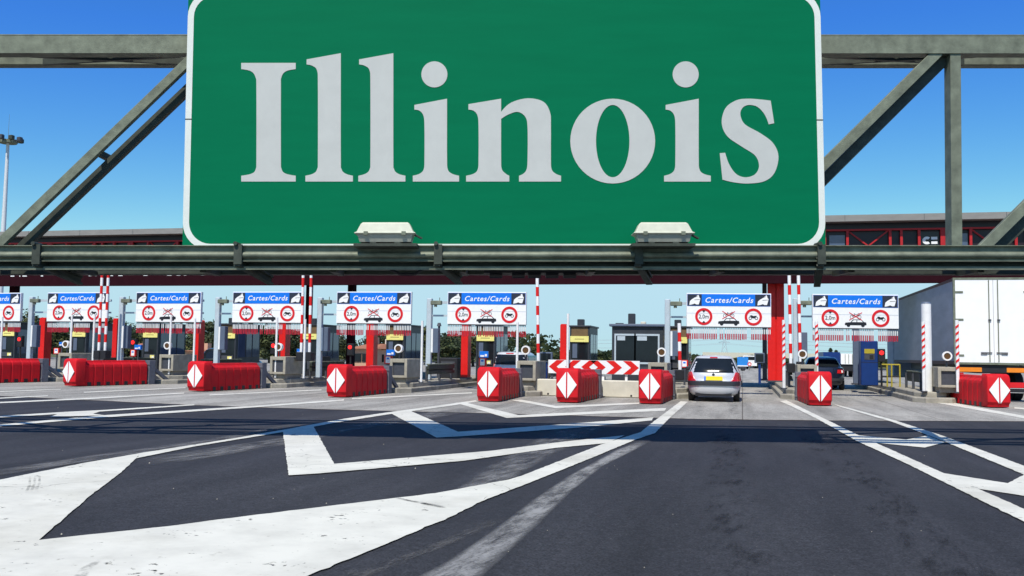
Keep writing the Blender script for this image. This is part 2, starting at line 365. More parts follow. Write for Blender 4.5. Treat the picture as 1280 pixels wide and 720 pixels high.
# slightly ragged joint
ragged = []
for a, b in zip(eg[:-1], eg[1:]):
    for k in range(6): p = a.lerp(b, k/6); ragged.append((p.x, p.y+random.uniform(-.05, .05)))
ragged.append(tuple(eg[-1][:2]))
sheet('concrete_apron', ragged + [(60, ragged[-1][1]+3), (60, 120), (-88, 120), (-88, ragged[0][1]+2)], 0, concrete_road)
jb = MB()
for (x0, y0), (x1, y1) in zip(ragged[:-1], ragged[1:]):
    jb.add([(x0, y0-.045, .003), (x1, y1-.045, .003), (x1, y1+.02, .003), (x0, y0+.02, .003)], [(0, 1, 2, 3)])
tag(jb.build('pavement_joint', edge_m), kind='structure')
MARKS = [
 [(173.7, 567.3), (104, 579.4), (0, 600.3), (-250, 655), (-600, 830), (100, 880), (300, 760), (400, 714), (468, 687), (565, 646), (601, 628), (637, 600), (543.7, 617.3), (430, 631), (312, 645.4), (208, 659), (48.6, 676), (114.6, 619), (151, 591.6), (170, 573.5)],
 [(173.7, 567.3), (295, 548), (354, 537.7), (430, 523.8), (486, 515.6), (560, 505.5), (594, 500.5), (598, 502), (560, 508), (486, 518.2), (430, 527), (351, 541), (243, 558.6), (170, 573.5)],
 [(637, 600), (651.5, 595.8), (752, 556), (800.6, 540.8), (816.8, 527.5), (851, 501.6), (860, 502.3), (836, 524), (818.6, 541.9), (795, 549.8), (741, 572.4), (687.5, 594), (601, 628)],
 [(353.6, 538.8), (390.8, 531.8), (418, 580.6), (615.6, 564), (705.4, 552.6), (780.9, 544.7), (759.3, 554.4), (694.6, 560.5), (579.6, 576.7), (400, 592.5), (361, 595), (357.8, 574)],
 [(486, 515.6), (513, 513.8), (572.5, 540), (687.5, 531.8), (816.8, 522), (815, 525.7), (723.4, 534.7), (579.7, 545.5), (545.5, 547.3)],
 [(569, 503.6), (581.5, 503.4), (648, 519.2), (833, 510.2), (831, 513.8), (687.5, 520.3), (633.6, 522.8)],
 [(639, 500.5), (651.5, 499.8), (694.6, 507.7), (798.9, 503.4), (799, 505.2), (694.6, 510.6)],
 [(974.5, 501.6), (983, 500.5), (999.7, 508.8), (1071.5, 543.7), (1179.3, 592), (1218.8, 610), (1280, 637), (1420, 701), (1420, 722), (1280, 653), (1208, 617.3), (1136, 581.4), (1071.5, 552), (1024.8, 525.7), (990.7, 508.8)],
 [(1041, 504.9), (1118, 525.7), (1179.3, 545.5), (1280, 583), (1420, 636), (1420, 648), (1280, 594), (1181, 552.6), (1157.8, 543.7), (1114.6, 527.5), (1050, 508.8)],
 [(1071.5, 544.4), (1132.6, 549.8), (1159.6, 544.7), (1181, 553.4), (1156, 559.8), (1089.5, 553.4)],
 [(1179, 592), (1260, 604.7), (1282, 593), (1312, 606), (1290, 622), (1219, 611)],
 [(-120, 542), (0, 531), (132, 519.2), (326.5, 507), (430, 499.4), (430, 501.2), (326.5, 509), (132, 522), (0, 533.4), (-120, 545)],
 [(62.5, 521.4), (78, 515.8), (130, 513.4), (116, 517.6), (132, 519.5)],
 [(-120, 531), (0, 520.4), (80, 515.4), (130, 512.9), (243, 505.6), (243, 507), (130, 514.6), (80, 517.6), (0, 522.4), (-120, 533.4)],
 [(-120, 509), (0, 502.6), (110, 497.8), (230, 491), (230, 492), (110, 499.2), (0, 504.2), (-120, 511)],
 [(-120, 501), (0, 497.4), (60, 494.5), (60, 495.4), (0, 498.6), (-120, 502.4)],
 [(0, 489.4), (76, 486.4), (76, 487.2), (0, 490.4)],
 [(105, 490.2), (232, 484.6), (232, 485.4), (105, 491.2)],
 [(262, 493.5), (402, 487.2), (402, 488.2), (262, 494.6)],
 [(440, 498), (590, 490.6), (590, 491.8), (440, 499.3)],
 [(1166, 503), (1190, 503.4), (1290, 522), (1290, 525)],
 [(1268, 509), (1300, 512), (1300, 514), (1268, 511)],
]
GL = [0]
for poly in MARKS:
    GL[0] += 1
    sheet('road_marking', ragged_edge(G(*poly)), .006+.0008*(GL[0] % 5), paint)
def worn_mat(name, col, bias):
    M = bpy.data.materials.new(name); M.use_nodes = True
    n = M.node_tree.nodes; L = M.node_tree.links; b = n['Principled BSDF']; out = n['Material Output']
    b.inputs['Roughness'].default_value = .8; b.inputs['Specular IOR Level'].default_value = .2; b.inputs['Base Color'].default_value = (*col, 1)
    at = n.new('ShaderNodeAttribute'); at.attribute_name = 'cover'; tc = n.new('ShaderNodeTexCoord')
    def noise(sc, rot, st):
        mp = n.new('ShaderNodeMapping'); mp.vector_type = 'TEXTURE'; mp.inputs['Rotation'].default_value = (0, 0, rot); mp.inputs['Scale'].default_value = st; L.new(tc.outputs['Object'], mp.inputs[0])
        z = n.new('ShaderNodeTexNoise'); z.inputs['Scale'].default_value = sc; z.inputs['Detail'].default_value = 7; z.inputs['Roughness'].default_value = .7; L.new(mp.outputs[0], z.inputs['Vector']); return z.outputs[0]
    def mth(op, x, y):
        q = n.new('ShaderNodeMath'); q.operation = op
        for i, v in enumerate((x, y)):
            if isinstance(v, (int, float)): q.inputs[i].default_value = v
            else: L.new(v, q.inputs[i])
        return q.outputs[0]
    a1 = mth('MULTIPLY', mth('SUBTRACT', noise(9, -.12, (1, 5, 1)), .5), 2.6); a2 = mth('MULTIPLY', mth('SUBTRACT', noise(1.6, -.12, (1, 2, 1)), .5), 2.0); a3 = mth('MULTIPLY', mth('SUBTRACT', noise(40, 0, (1, 1, 1)), .5), 1.4)
    f = mth('ADD', mth('ADD', a1, a2), mth('ADD', a3, bias)); f = mth('MULTIPLY', f, at.outputs['Fac'])
    c = n.new('ShaderNodeClamp'); L.new(f, c.inputs[0]); c.inputs[2].default_value = .92
    t = n.new('ShaderNodeBsdfTransparent'); mx = n.new('ShaderNodeMixShader'); L.new(c.outputs[0], mx.inputs[0]); L.new(t.outputs[0], mx.inputs[1]); L.new(b.outputs[0], mx.inputs[2]); L.new(mx.outputs[0], out.inputs[0])
    return M
WORN = worn_mat('worn_road_paint', (.30, .30, .30), .62); GHOST = worn_mat('ghost_road_paint', (.20, .20, .205), .42); TYRE = worn_mat('tyre_smear', (.16, .155, .15), .1); RUB = worn_mat('rubber_mark', (.017, .017, .018), .30)
def smear(rows, M, z=.0045, name='worn_road_marking'):
    V, C_, F_ = [], [], []; R_ = []
    for (p, q), (p2, q2) in zip(rows[:-1], rows[1:]):
        for k in range(4):
            f = k/4; R_.append((tuple(p[i]+(p2[i]-p[i])*f for i in (0, 1)), tuple(q[i]+(q2[i]-q[i])*f for i in (0, 1))))
    R_.append(rows[-1]); m_ = len(R_)-1
    for j, (p, q) in enumerate(R_):
        a, c = gnd(*p), gnd(*q); e = min(1, min(j, m_-j)/3)
        for u, w_ in ((0, 0), (.18, .8), (.5, 1), (.82, .8), (1, 0)): v = a.lerp(c, u); V.append((v.x, v.y, z)); C_.append(w_*e)
    for j in range(m_):
        for i in range(4): k = j*5+i; F_.append((k, k+1, k+6, k+5))
    me = bpy.data.meshes.new(name); me.from_pydata(V, [], F_); me.materials.append(M)
    at = me.attributes.new('cover', 'FLOAT', 'POINT'); at.data.foreach_set('value', C_)
    o = bpy.data.objects.new(name, me); COL.objects.link(o); tag(o, kind='structure')
Z6 = lambda x, y: (400+x/2.783, 470+y/2.783)
smear([(Z6(220, 790), Z6(470, 800)), (Z6(300, 720), Z6(545, 720)), (Z6(450, 640), Z6(660, 615)), (Z6(590, 545), Z6(770, 510)), (Z6(735, 435), Z6(880, 400)), (Z6(860, 350), Z6(985, 315)), (Z6(1030, 258), Z6(1090, 262)), (Z6(1120, 222), Z6(1150, 230))], WORN)
smear([(Z6(400, 430), Z6(560, 410)), (Z6(500, 375), Z6(690, 350)), (Z6(600, 300), Z6(790, 290)), (Z6(740, 225), Z6(900, 235)), (Z6(830, 175), Z6(950, 205)), (Z6(960, 140), Z6(1060, 160))], GHOST)
smear([((160, 575), (185, 584)), ((250, 562), (258, 574)), ((352, 547), (358, 557)), ((440, 531), (450, 538)), ((530, 516), (545, 523)), ((600, 506), (612, 511))], GHOST)
smear([((-60, 596), (-60, 606)), ((110, 570), (112, 577)), ((260, 549), (262, 556)), ((400, 523), (404, 529))], GHOST)
smear([((300, 760), (420, 740)), ((430, 716), (520, 700)), ((520, 690), (590, 670)), ((580, 655), (660, 640))], TYRE)
for x0, y0 in ((36, 598), (42, 597), (48, 596)): smear([((x0, y0), (x0+3, y0)), ((x0-1, y0+9), (x0+3, y0+9)), ((x0-6, y0+19), (x0-1, y0+19))], RUB, .0112, 'tyre_mark')
smear([((80, 735), (100, 735)), ((100, 712), (116, 712)), ((124, 700), (132, 699))], RUB, .0112, 'tyre_mark')
smear([((489, 621), (495, 625)), ((512, 626), (516, 629)), ((540, 631), (545, 635)), ((556, 634), (560, 637))], RUB, .0112, 'tyre_mark')
# rubber and oil drawn out along the wheel tracks of the open lane, and two sealed cracks
TRACK = worn_mat('tyre_track', (.020, .020, .023), -.02)
smear([((850, 760), (990, 760)), ((866, 690), (972, 690)), ((876, 620), (950, 620)), ((884, 560), (934, 560)), ((889, 522), (924, 522))], TRACK, .0044, 'tyre_track')
smear([((1190, 760), (1350, 760)), ((1120, 690), (1236, 690)), ((1058, 620), (1140, 620)), ((1008, 560), (1062, 560)), ((975, 522), (1010, 522))], TRACK, .0044, 'tyre_track')
smear([((872, 521), (880, 521)), ((868, 512), (882, 512)), ((868, 500), (880, 500))], TRACK, .0044, 'tyre_track')
smear([((912, 521), (926, 521)), ((910, 512), (924, 512)), ((908, 500), (921, 500))], TRACK, .0044, 'tyre_track')
# loose stones and litter
rnd = random.Random(44); b = MB()
for k in range(60):
    p = gnd(rnd.uniform(-20, 1300), 505+215*rnd.random()**1.6); r_ = rnd.uniform(.003, .007)*(1.5 if k < 8 else 1)
    b.cyl((p.x, p.y, 0), (p.x+rnd.uniform(-.3, .3)*r_, p.y, r_*1.1), r_, r_*.5, n=5)
tag(b.build('loose_stones', mat('stone_chip', (.42, .38, .31), .9, 0, .3, 9)), 'small pale stone chips scattered over the dark asphalt', 'gravel', kind='stuff')

# ------------------------------------------------------------------ traffic islands and crash barriers
LB = 3.4
BARS = [  # front centre X, Y, sideways lean per metre
 None, (-23.44, 29.31, .20), (-17.54, 27.98, .075), (-11.93, 26.65, .01), (-7.13, 26.46, -.05), (-4.92, 27.02, .035), (-2.59, 27.54, .035), (2.21, 29.09, -.05), (7.36, 30.65, -.12)]
P0 = gnd(53, 477.6); BARS[0] = (P0.x-.34-.22*3.3, P0.y-3.3, .22)
BLAB = ['red water filled crash barrier cut off by the left edge of the photo',
 'leftmost red crash barrier whose white diamond front is in view',
 'red crash barrier with long side in front of the dark grey car',
 'red crash barrier in side view, two barriers left of the chevron board',
 'red crash barrier right in front of the silver estate car in its lane',
 'red crash barrier standing before the middle of the red and white chevron board',
 'red crash barrier at the right end of the chevron board beside the small silver hatchback',
 'red crash barrier between the silver hatchback and the navy saloon, turned diamond front',
 'red crash barrier at far right in front of the white lorry trailer']
def barrier_proto():
    t = thing('crash_barrier', (0, 0, 0), BLAB[0], 'crash barrier', 'red crash barriers before the toll islands')
    W, HH = .34, 1.0
    b = MB()
    # rounded head: outline in plan lofted up with a soft top
    def plan(z, k, dy=0):
        P = [(-W, .40), (-W, .10), (-W*.93, .02), (-W*.6, -.02), (0, -.035), (W*.6, -.02), (W*.93, .02), (W, .10), (W, .40)]
        return [(x*k, y+dy, z) for x, y in P]
    b.loft([plan(.03, .93, .06), plan(.10, .95, .05), plan(.17, 1.0), plan(.86, 1.0), plan(.95, .97, .03), plan(1.0, .86, .10)])
    b.build('head', red_plastic, t, 35)
    d = MB()
    for sg in (-1, 1):
        d.prism([(sg*.021, .90), (sg*.021, .135), (sg*.295, .53)], -.042, -.032)
    dm = d.build('diamond', white_refl, t)
    r = MB(); n = 7; y = .40; pitch = (LB-.45)/n
    prof = lambda k: [(-.31*k, .02), (-.31*k, .70), (-.29*k, .78), (-.20*k, .86), (-.17*k, .93), (.17*k, .93), (.20*k, .86), (.29*k, .78), (.31*k, .70), (.31*k, .02)]
    secs = []
    for i in range(n):
        for yy, k in ((.03, .94), (.06, 1.0), (pitch-.03, 1.0), (pitch, .94)):
            secs.append([(x, y+i*pitch+yy, z) for x, z in prof(k)])
    r.loft(secs)
    r.mat(1)
    for i in range(n):
        for sg in (-1, 1): r.box(sg*.30-.018, sg*.30+.018, y+i*pitch+.14, y+i*pitch+.30, .0, .15)
    r.build('body', [red_plastic, black_m], t)
    e = MB(); e.box(-.35, .35, LB, LB+.30, 0, .93); e.box(-.37, .37, LB-.02, LB-.001, .1, .16); e.box(-.37, .37, LB-.02, LB-.001, .75, .81)
    e.build('end_plate', plate_grey, t, bevel=.01)
    for sg in (-.24, .24):
        g = MB(); g.bar((sg, LB+.30, .62), (sg, LB+1.25, .03), .08, .13); g.build('strut', plate_grey, t)
    return t
bp = None; ISL = []
for i, (x, y, sl) in enumerate(BARS):
    ang = -math.atan(sl)
    if bp is None: bp = barrier_proto(); bp.location = (x, y, 0); bp.rotation_euler.z = ang
    else: dup(bp, (x, y, 0), ang, BLAB[i])
    ISL.append((x+sl*(LB+.2), y+LB+.2))
# islands: two low concrete steps running back under the canopy
def island(X, Y, W, L):
    b = MB()
    def plan(w_, y0, y1, z, i): return [(X-w_+i, y0+.5+i, z), (X-w_*.55+i*.5, y0+i, z), (X+w_*.55-i*.5, y0+i, z), (X+w_-i, y0+.5+i, z), (X+w_-i, y1, z), (X-w_+i, y1, z)]
    b.loft([plan(W, Y, Y+L, -.01, 0), plan(W, Y, Y+L, .14, 0), plan(W, Y, Y+L, .17, .03)])
    b.loft([plan(W-.14, Y+.55, Y+L, .165, 0), plan(W-.14, Y+.55, Y+L, .30, 0), plan(W-.14, Y+.55, Y+L, .33, .03)])
    tag(b.build('traffic_island', concrete_k), kind='structure')
for i, (X, Y) in enumerate(ISL):
    if i == 5: continue
    island(X if i < 8 else 6.15, Y+.35 if i < 8 else 33.0, .78 if i < 8 else .72, 17)
island(12.3, 36, .8, 14)

# ------------------------------------------------------------------ concrete cabinets with round lamps
BLK = [(0, -.0, 'leftmost concrete block, seen between the first two red barriers'),
 (1, 0, 'concrete block with dark recess just right of the leftmost diamond fronted barrier'),
 (2, 0, 'concrete block with dark recess under the pair of striped arms beside a maroon column'),
 (3, 0, 'concrete block with dark recess left of the silver estate car lane'),
 (4, 0, 'concrete block at the left end of the chevron board'),
 (6, 0, 'concrete block behind the barrier nearest the silver hatchback'),
 (7, 0, 'concrete block between the big red column and the navy saloon'),
 (8, 0, 'concrete block at the foot of the thick white column beside the trailer')]
def block_proto():
    t = thing('concrete_block', (0, 0, 0), '', 'concrete block', 'concrete blocks on the island noses')
    b = MB(); b.box(-.24, .24, .12, 1.5, .0, .17); b.build('plinth', concrete_k, t, bevel=.01)
    b = MB()
    b.box(-.32, -.22, 0, .12, .17, .83); b.box(.22, .32, 0, .12, .17, .83); b.box(-.22, .22, 0, .12, .17, .25); b.box(-.22, .22, 0, .12, .70, .83)
    b.box(-.32, .32, .12, 1.7, .17, .83)
    b.build('casing', concrete_b, t, bevel=.012)
    b = MB(); b.box(-.218, .218, .07, .118, .252, .698); b.build('recess_panel', dark_steel, t)
    return t
def lamp_proto():
    t = thing('round_signal', (0, 0, 0), '', 'signal lamp', 'round signal lamps on the concrete blocks')
    b = MB(); b.cyl((0, .15, 0), (0, .15, .24), .03); b.build('stem', dark_steel, t)
    b = MB(); n = 24
    secs = [[(r*math.cos(2*math.pi*i/n), y, .36+r*math.sin(2*math.pi*i/n)) for i in range(n)] for r, y in ((.105, .05), (.105, 0), (.15, 0), (.155, .03), (.145, .17), (.09, .22))]
    b.loft(secs); b.build('housing', white_p, t, 50)
    b = MB(); b.cyl((0, .02, .36), (0, .045, .36), .104, n=24); b.build('lens', amber_d, t)
    return t
LAMPLAB = ['round white rimmed signal lamp on the leftmost concrete block', 'round signal lamp above the block right of the leftmost diamond barrier', 'round signal lamp next to a red traffic light under the third full lane sign', 'round signal lamp beside the blue card notice and yellow booth panel', 'round signal lamp right of the silver estate car', 'round signal lamp in front of the charcoal attendant booth', 'round signal lamp left of the navy saloon roof', 'round signal lamp in front of the grey trailer side']
LPX = [(82, 429.5), (209, 433), (348, 435), (498, 438), (657, 441.5), (827, 443), (1003, 443), (1184, 444)]
bk = lp = None; BLP = []
BPX = [(73, 88), (201, 214), (339, 355), (490, 506), (650, 666), (812, 832), (1000, 1018), (1176, 1195)]
ISL[8] = (6.15, 32.9)
for j, (i, dx, lab) in enumerate(BLK):
    Y = ISL[i][1]+(1.0 if i < 8 else .35)
    X = atY(sum(BPX[j])/2, 455, Y).x
    BLP.append((X, Y))
    if bk is None: bk = block_proto(); bk.location = (X, Y, .33); bk['label'] = lab
    else: dup(bk, (X, Y, .33), 0, lab)
    q = atY(LPX[j][0], LPX[j][1], Y+.15)
    loc = (q.x, Y+.12, 1.16)
    if lp is None: lp = lamp_proto(); lp.location = loc; lp['label'] = LAMPLAB[j]
    else: dup(lp, loc, 0, LAMPLAB[j])

# ------------------------------------------------------------------ lane signs ("Cartes/Cards")
FS = 1.12
def yrow(X): x = X/FS; return FS*(31.77+.1395*x+.00395*x*x)
def srow(X): return .1395+.0079*X/FS
SW, SZT, SZB = 2.72*FS, 1.4094+(3.47-1.4094)*FS, 1.4094+(2.37-1.4094)*FS
SH = SZT-SZB
SX = {-1: None}
for i in (-1, 0, 1, 2, 3, 4, 6, 7): SX[i] = (-24.37+3.99*i)*FS
SLAB = {-1: 'blue and white Cartes/Cards lane sign cut off by the left edge of the photo',
 0: 'Cartes/Cards lane sign with a pair of striped arms across its right ring',
 1: 'second full Cartes/Cards sign from the left, right of the leftmost striped arms',
 2: 'Cartes/Cards lane sign crossed at right by striped arms beside a maroon column',
 3: 'Cartes/Cards lane sign with a red pylon and red traffic light right under it',
 4: 'Cartes/Cards lane sign above the silver estate car',
 6: 'Cartes/Cards lane sign above the small silver hatchback',
 7: 'Cartes/Cards lane sign above the navy saloon and blue kiosk'}
def sign_proto():
    t = thing('lane_sign', (0, 0, 0), '', 'lane sign', 'blue and white lane signs over the toll lanes')
    U = lambda fx, fy: (-SW/2+fx*SW, SH*(1-fy))
    b = MB(); b.box(-SW/2, SW/2, 0, .14, 0, SH); b.build('panel', white_refl, t, bevel=.01)
    b = MB(); x0, z0 = U(.008, .385); x1, z1 = U(.992, .028); b.box(x0, x1, -.008, -.001, z0, z1); b.build('blue_header', blue_sign, t)
    for a0, a1 in ((.010, .180), (.812, .988)):
        b = MB(); x0, z0 = U(a0, .375); x1, z1 = U(a1, .035); b.box(x0, x1, -.014, -.009, z0, z1)
        cx, cz, k = (x0+x1)/2, (z0+z1)/2, (z1-z0)
        sq = b.build('card_symbol', navy_sq, t)
        h = MB()
        hand = [(-.46, -.44), (-.40, -.10), (-.20, .08), (-.08, .14), (.12, .30), (.34, .46), (.42, .20), (.50, .12), (.46, -.06), (.36, -.40), (.16, -.40), (.0, -.32), (-.14, -.38), (-.30, -.42)]
        h.prism([(cx+x*k, cz+z*k) for x, z in hand], -.020, -.015)
        h.build('hand_with_cards', white_refl, sq)
        h2 = MB(); h2.bar((cx-.16*k, -.0215, cz+.16*k), (cx+.26*k, -.0215, cz+.33*k), .004, .035*k); h2.bar((cx-.02*k, -.0215, cz+.0*k), (cx+.44*k, -.0215, cz+.04*k), .004, .035*k)
        h2.build('card_edges', ink, sq)
    text_mesh('header_lettering', 'Cartes/Cards', .27, white_refl, t, (0, -.0105, SH*(1-.215)), .25, .004, .002, SW*.565, 1.16)
    def ringsign(cx, name):
        x, z = U(cx, .70); b = MB(); b.ringz(x, z, .103*SW, .073*SW, -.010, -.001); o = b.build(name, sign_red, t); return x, z, o
    x, z, o = ringsign(.205, 'height_limit_symbol')
    text_mesh('limit_figure', '2,0m', .21, ink, o, (x, -.006, z-.005), 0, .001, .002, SW*.118)
    b = MB(); k = .02*SW
    b.prism([(x-k, z+.075*SW), (x+k, z+.075*SW), (x, z+.05*SW)], -.014, -.0105); b.prism([(x-k, z-.075*SW), (x+k, z-.075*SW), (x, z-.05*SW)], -.014, -.0105)
    b.build('arrow', ink, o)
    x, z, o = ringsign(.79, 'no_motorcycles_symbol')
    b = MB(); s = SW
    b.ringz(x-.036*s, z-.014*s, .019*s, .013*s, -.008, -.002, 16); b.ringz(x+.036*s, z-.014*s, .019*s, .013*s, -.008, -.002, 16)
    b.prism([(x-.045*s, z+.016*s), (x-.02*s, z+.022*s), (x+.0*s, z+.012*s), (x+.04*s, z+.016*s), (x+.03*s, z-.004*s), (x+.012*s, z-.016*s), (x-.016*s, z-.012*s), (x-.024*s, z+.004*s)], -.008, -.002)
    b.build('motorcycle_figure', ink, o)
    # car with a crossed-out bicycle on its roof
    cx, zb = U(.5, .925); b = MB()
    C = [(-.125, .0), (-.125, .018), (-.118, .030), (-.058, .036), (-.030, .068), (.066, .068), (.098, .038), (.122, .034), (.126, .006), (.118, 0)]
    Wn = [[(-.046, .037), (-.023, .060), (.010, .060), (.010, .037)], [(.018, .037), (.018, .060), (.062, .060), (.084, .037)]]
    def pc(L): return [(cx+x*s, zb+z*s+.02) for x, z in L]
    b.prism(pc(C), -.006, -.001)
    for xx in (-.084, .084): b.cyl((cx+xx*s, -.0075, zb+.02), (cx+xx*s, -.001, zb+.02), .021*s, n=16)
    o = b.build('car_figure', ink, t)
    b = MB()
    for L in Wn: b.prism(pc(L), -.009, -.0065)
    b.build('car_windows', white_refl, o)
    b = MB(); zc = zb+.02+.105*s
    for xx in (-.042, .042): b.ringz(cx+xx*s, zc-.008*s, .024*s, .019*s, -.005, -.001, 16)
    for p, q in (((-.042, -.008), (-.012, .022)), ((-.012, .022), (.03, .022)), ((.03, .022), (.042, -.008)), ((-.012, .022), (.0, -.01)), ((.0, -.01), (.03, .022)), ((.026, .034), (.046, .036)), ((-.02, .032), (-.006, .032))):
        b.bar((cx+p[0]*s, -.003, zc+p[1]*s), (cx+q[0]*s, -.003, zc+q[1]*s), .004, .005*s)
    b.build('bicycle_figure', ink, t)
    b = MB()
    for sg in (-1, 1): b.bar((cx-.075*s, -.008, zc-sg*.046*s), (cx+.075*s, -.008, zc+sg*.046*s), .004, .008*s)
    b.build('red_cross', sign_red, t)
    b = MB(); b.box(-SW/2+.01, SW/2-.01, -.004, -.0005, SH*.395, SH*.405); b.build('panel_seam', pole_m, t)
    # hanging strips below
    b = MB(); n = 46; rnd = random.Random(3); b.mat(2).box(-SW/2+.02, SW/2-.02, .06, .08, -.035, -.005)
    for k in range(n):
        if rnd.random() < .10: continue
        x = -SW/2+.03+(SW-.06)*k/(n-1)+rnd.uniform(-.006, .006); ti = rnd.uniform(-.012, .012); w_ = .019
        M = Matrix.Translation((x, .07, 0)) @ Matrix.Rotation(ti, 4, 'Y')
        b.mat(2).box(-.006, .006, -.006, .006, -.07, 0, M)
        b.mat(0).box(-w_, w_, -.008, .008, -.25, -.055, M)
        b.mat(1).box(-w_, w_, -.008, .008, -.46+rnd.uniform(-.014, .014), -.25, M)
    b.build('strip_curtain', [strip_white, strip_red, dark_steel], t)
    return t
sp = None; SPOS = {}
for i in (-1, 0, 1, 2, 3, 4, 6, 7):
    X = SX[i]; Y = yrow(X); SPOS[i] = (X, Y)
    if sp is None: sp = sign_proto(); sp.location = (X, Y, SZB); sp.rotation_euler.z = math.atan(srow(X)); sp['label'] = SLAB[i]
    else: dup(sp, (X, Y, SZB), math.atan(srow(X)), SLAB[i])

# sign posts with cantilever arm and camera
PPX = [(0, 40.5, 371, 'leftmost grey sign post with camera arm, next to a red traffic light'), (1, 153.5, 371, 'grey sign post standing right of the leftmost pair of striped arms'),
 (2, 273.5, 371.5, 'grey sign post rising behind the long sided red barrier and dark parked car'), (3, 401, 372, 'grey sign post just right of the pair of striped arms by the maroon column'),
 (4, 537.5, 373, 'grey sign post with camera left of the lane sign above the silver estate car'), (6, 834.5, 374, 'grey sign post in front of the charcoal attendant booth'),
 (7, 994.5, 373, 'grey sign post between two raised striped arms beside the big red column')]
for i, px, pyt, lab in PPX:
    sx, sy = SPOS[i]; Y = sy+.28-.4*0
    q = atY(px, pyt, Y); X, Z = q.x, q.z
    t = thing('sign_post', (X, Y, .33), lab, 'sign post', 'grey posts carrying the lane signs')
    b = MB(); b.cbox(-.10, .10, -.10, .10, 0, Z-.33, .02); b.build('pole', pole_m, t)
    b = MB(); b.box(-.16, .16, -.16, .16, -.01, .03); b.build('base_plate', dark_steel, t)
    b = MB(); zz = Z-.33-.20; L = (sx+SW/2-.1)-X
    b.box(.10, L, .02, .09, zz, zz+.09); b.box(.10, L, .02, .09, zz-.5, zz-.43); b.build('arm', pole_m, t)
    b = MB(); b.cbox(.12, .55, -.30, -.12, zz-.06, zz+.10, .02); b.box(.2, .3, -.12, .02, zz, zz+.05); b.cyl((.3, -.2, zz-.06), (.3, -.2, zz-.14), .06); b.cyl((.46, -.2, zz+.1), (.46, -.2, zz+.22), .015)
    b.build('camera_unit', galv, t)
    b = MB(); b.cbox(.11, .40, -.12, .14, 1.05, 2.0, .015); cb = b.build('cabinet', cab_dark, t)
    b = MB(); b.box(.115, .19, -.128, -.121, 1.07, 1.98); b.build('cabinet_edge', white_p, cb)

# ------------------------------------------------------------------ raised striped arms
def arm(px, ytop, ybot, Y, lab, top=None, r=.055):
    a, b_ = atY(px[0], ytop, Y), atY(px[1], ybot, Y)
    z1 = top if top else a.z; z0 = b_.z
    t = thing('barrier_arm', (b_.x, Y, z0), lab, 'barrier arm', 'raised red and white barrier arms')
    d = Vector((a.x-b_.x, 0, a.z-b_.z)); d = d/d.z
    b = MB(); n = max(2, round((z1-z0)/.34)); h = (z1-z0)/n
    for k in range(n):
        b.mat(k % 2).cyl(d*(k*h), d*((k+1)*h), r, n=10)
    b.build('arm', [white_refl, red_paint], t, 40)
    b = MB(); b.cbox(-.14, .14, -.16, .2, -.34, .0, .02); b.build('hinge_box', black_m, t); return t
arm((127.6, 123.5), 343, 438, 33.2, 'striped arm at the right end of the leftmost full sign, left of its pair', 4.55)
arm((135.5, 131.3), 343, 438, 33.25, 'striped arm at the right end of the leftmost full sign, right of its pair', 4.55)
arm((379, 376.5), 343, 440, 33.4, 'striped arm left of the maroon canopy column behind the sign end', 4.55)
arm((389, 386.8), 343, 440, 33.45, 'striped arm right of the maroon canopy column behind the sign end', 4.55)
arm((671.5, 673), 345, 453, 34.0, 'single striped arm against open sky between estate car and chevron board', 4.55, .06)
arm((849, 850), 404, 462, 32.6, 'short striped post standing left of the silver hatchback', None, .06)
arm((986.5, 988.5), 344, 454, 35.4, 'striped arm next to the big red column, left of its pair', 4.7, .06)
arm((998, 1000.5), 344, 452, 35.5, 'striped arm right of the grey sign post, beside the navy saloon sign', 4.7, .06)

# marker posts
def marker(pt, pb, Y, lab, striped=False, r=.042):
    a, b_ = atY(*pt, Y), atY(*pb, Y); z0 = .33
    t = thing('marker_post', (b_.x, Y, z0), lab, 'marker post', 'thin white marker posts')
    b = MB(); b.cyl((0, 0, 0), (0, 0, a.z-z0), r, n=10)
    if striped:
        b.mat(1); z = .75
        while z < a.z-z0-.12:
            b.prism([(-r*.9, z), (r*.9, z+.08), (r*.9, z+.16), (-r*.9, z+.08)], -r-.006, -r*.3); z += .22
    b.build('pole', [white_p, red_paint], t, 40)
    b = MB(); b.cyl((0, 0, 0), (0, 0, .04), r*2, n=10); b.build('foot', dark_steel, t)
MK = [((1, 396), (0.5, 446), 0, 'thin white post at the very left edge of the photo'), ((91.5, 394), (88, 440), 0, 'thin white post through the car figure of the leftmost full lane sign'),
 ((119.5, 393), (116, 447), 0, 'thin white post just left of the leftmost pair of striped arms'), ((215, 394), (212.5, 432), 1, 'thin white post below the car figure of the second full lane sign'),
 ((244.5, 398), (242, 450), 1, 'thin white post left of a red pylon behind the long sided barrier'), ((347.5, 397), (345, 446), 2, 'thin white post behind a round lamp, left of the red pylon under a lane sign'),
 ((381, 399), (379.5, 474), 2, 'thin white post at the corner of the block by the maroon column arms'), ((528.5, 401), (526.5, 472), 3, 'thin white post right of the block beside the yellow booth panel'),
 ((647, 403), (646.2, 459), 4, 'thin white post in front of the silver estate car window'), ((710, 392), (709.5, 449), 4, 'white post right against the freestanding red pylon')]
for pt, pb, k, lab in MK:
    marker(pt, pb, BLP[k][1]+.1, lab)
marker((977, 400), (980, 470), BLP[6][1]-.2, 'red striped thin post in front of the big red column', True, .055)
marker((1019.5, 402), (1021, 463), BLP[6][1]+.1, 'red striped thin post left of the navy saloon rear window', True, .055)
marker((1152, 402), (1155, 487), BLP[7][1]+.3, 'red striped thin post left of the thick white column', True, .055)
marker((1194, 400), (1197, 463), BLP[7][1]-.1, 'red striped thin post against the trailer corner', True, .055)

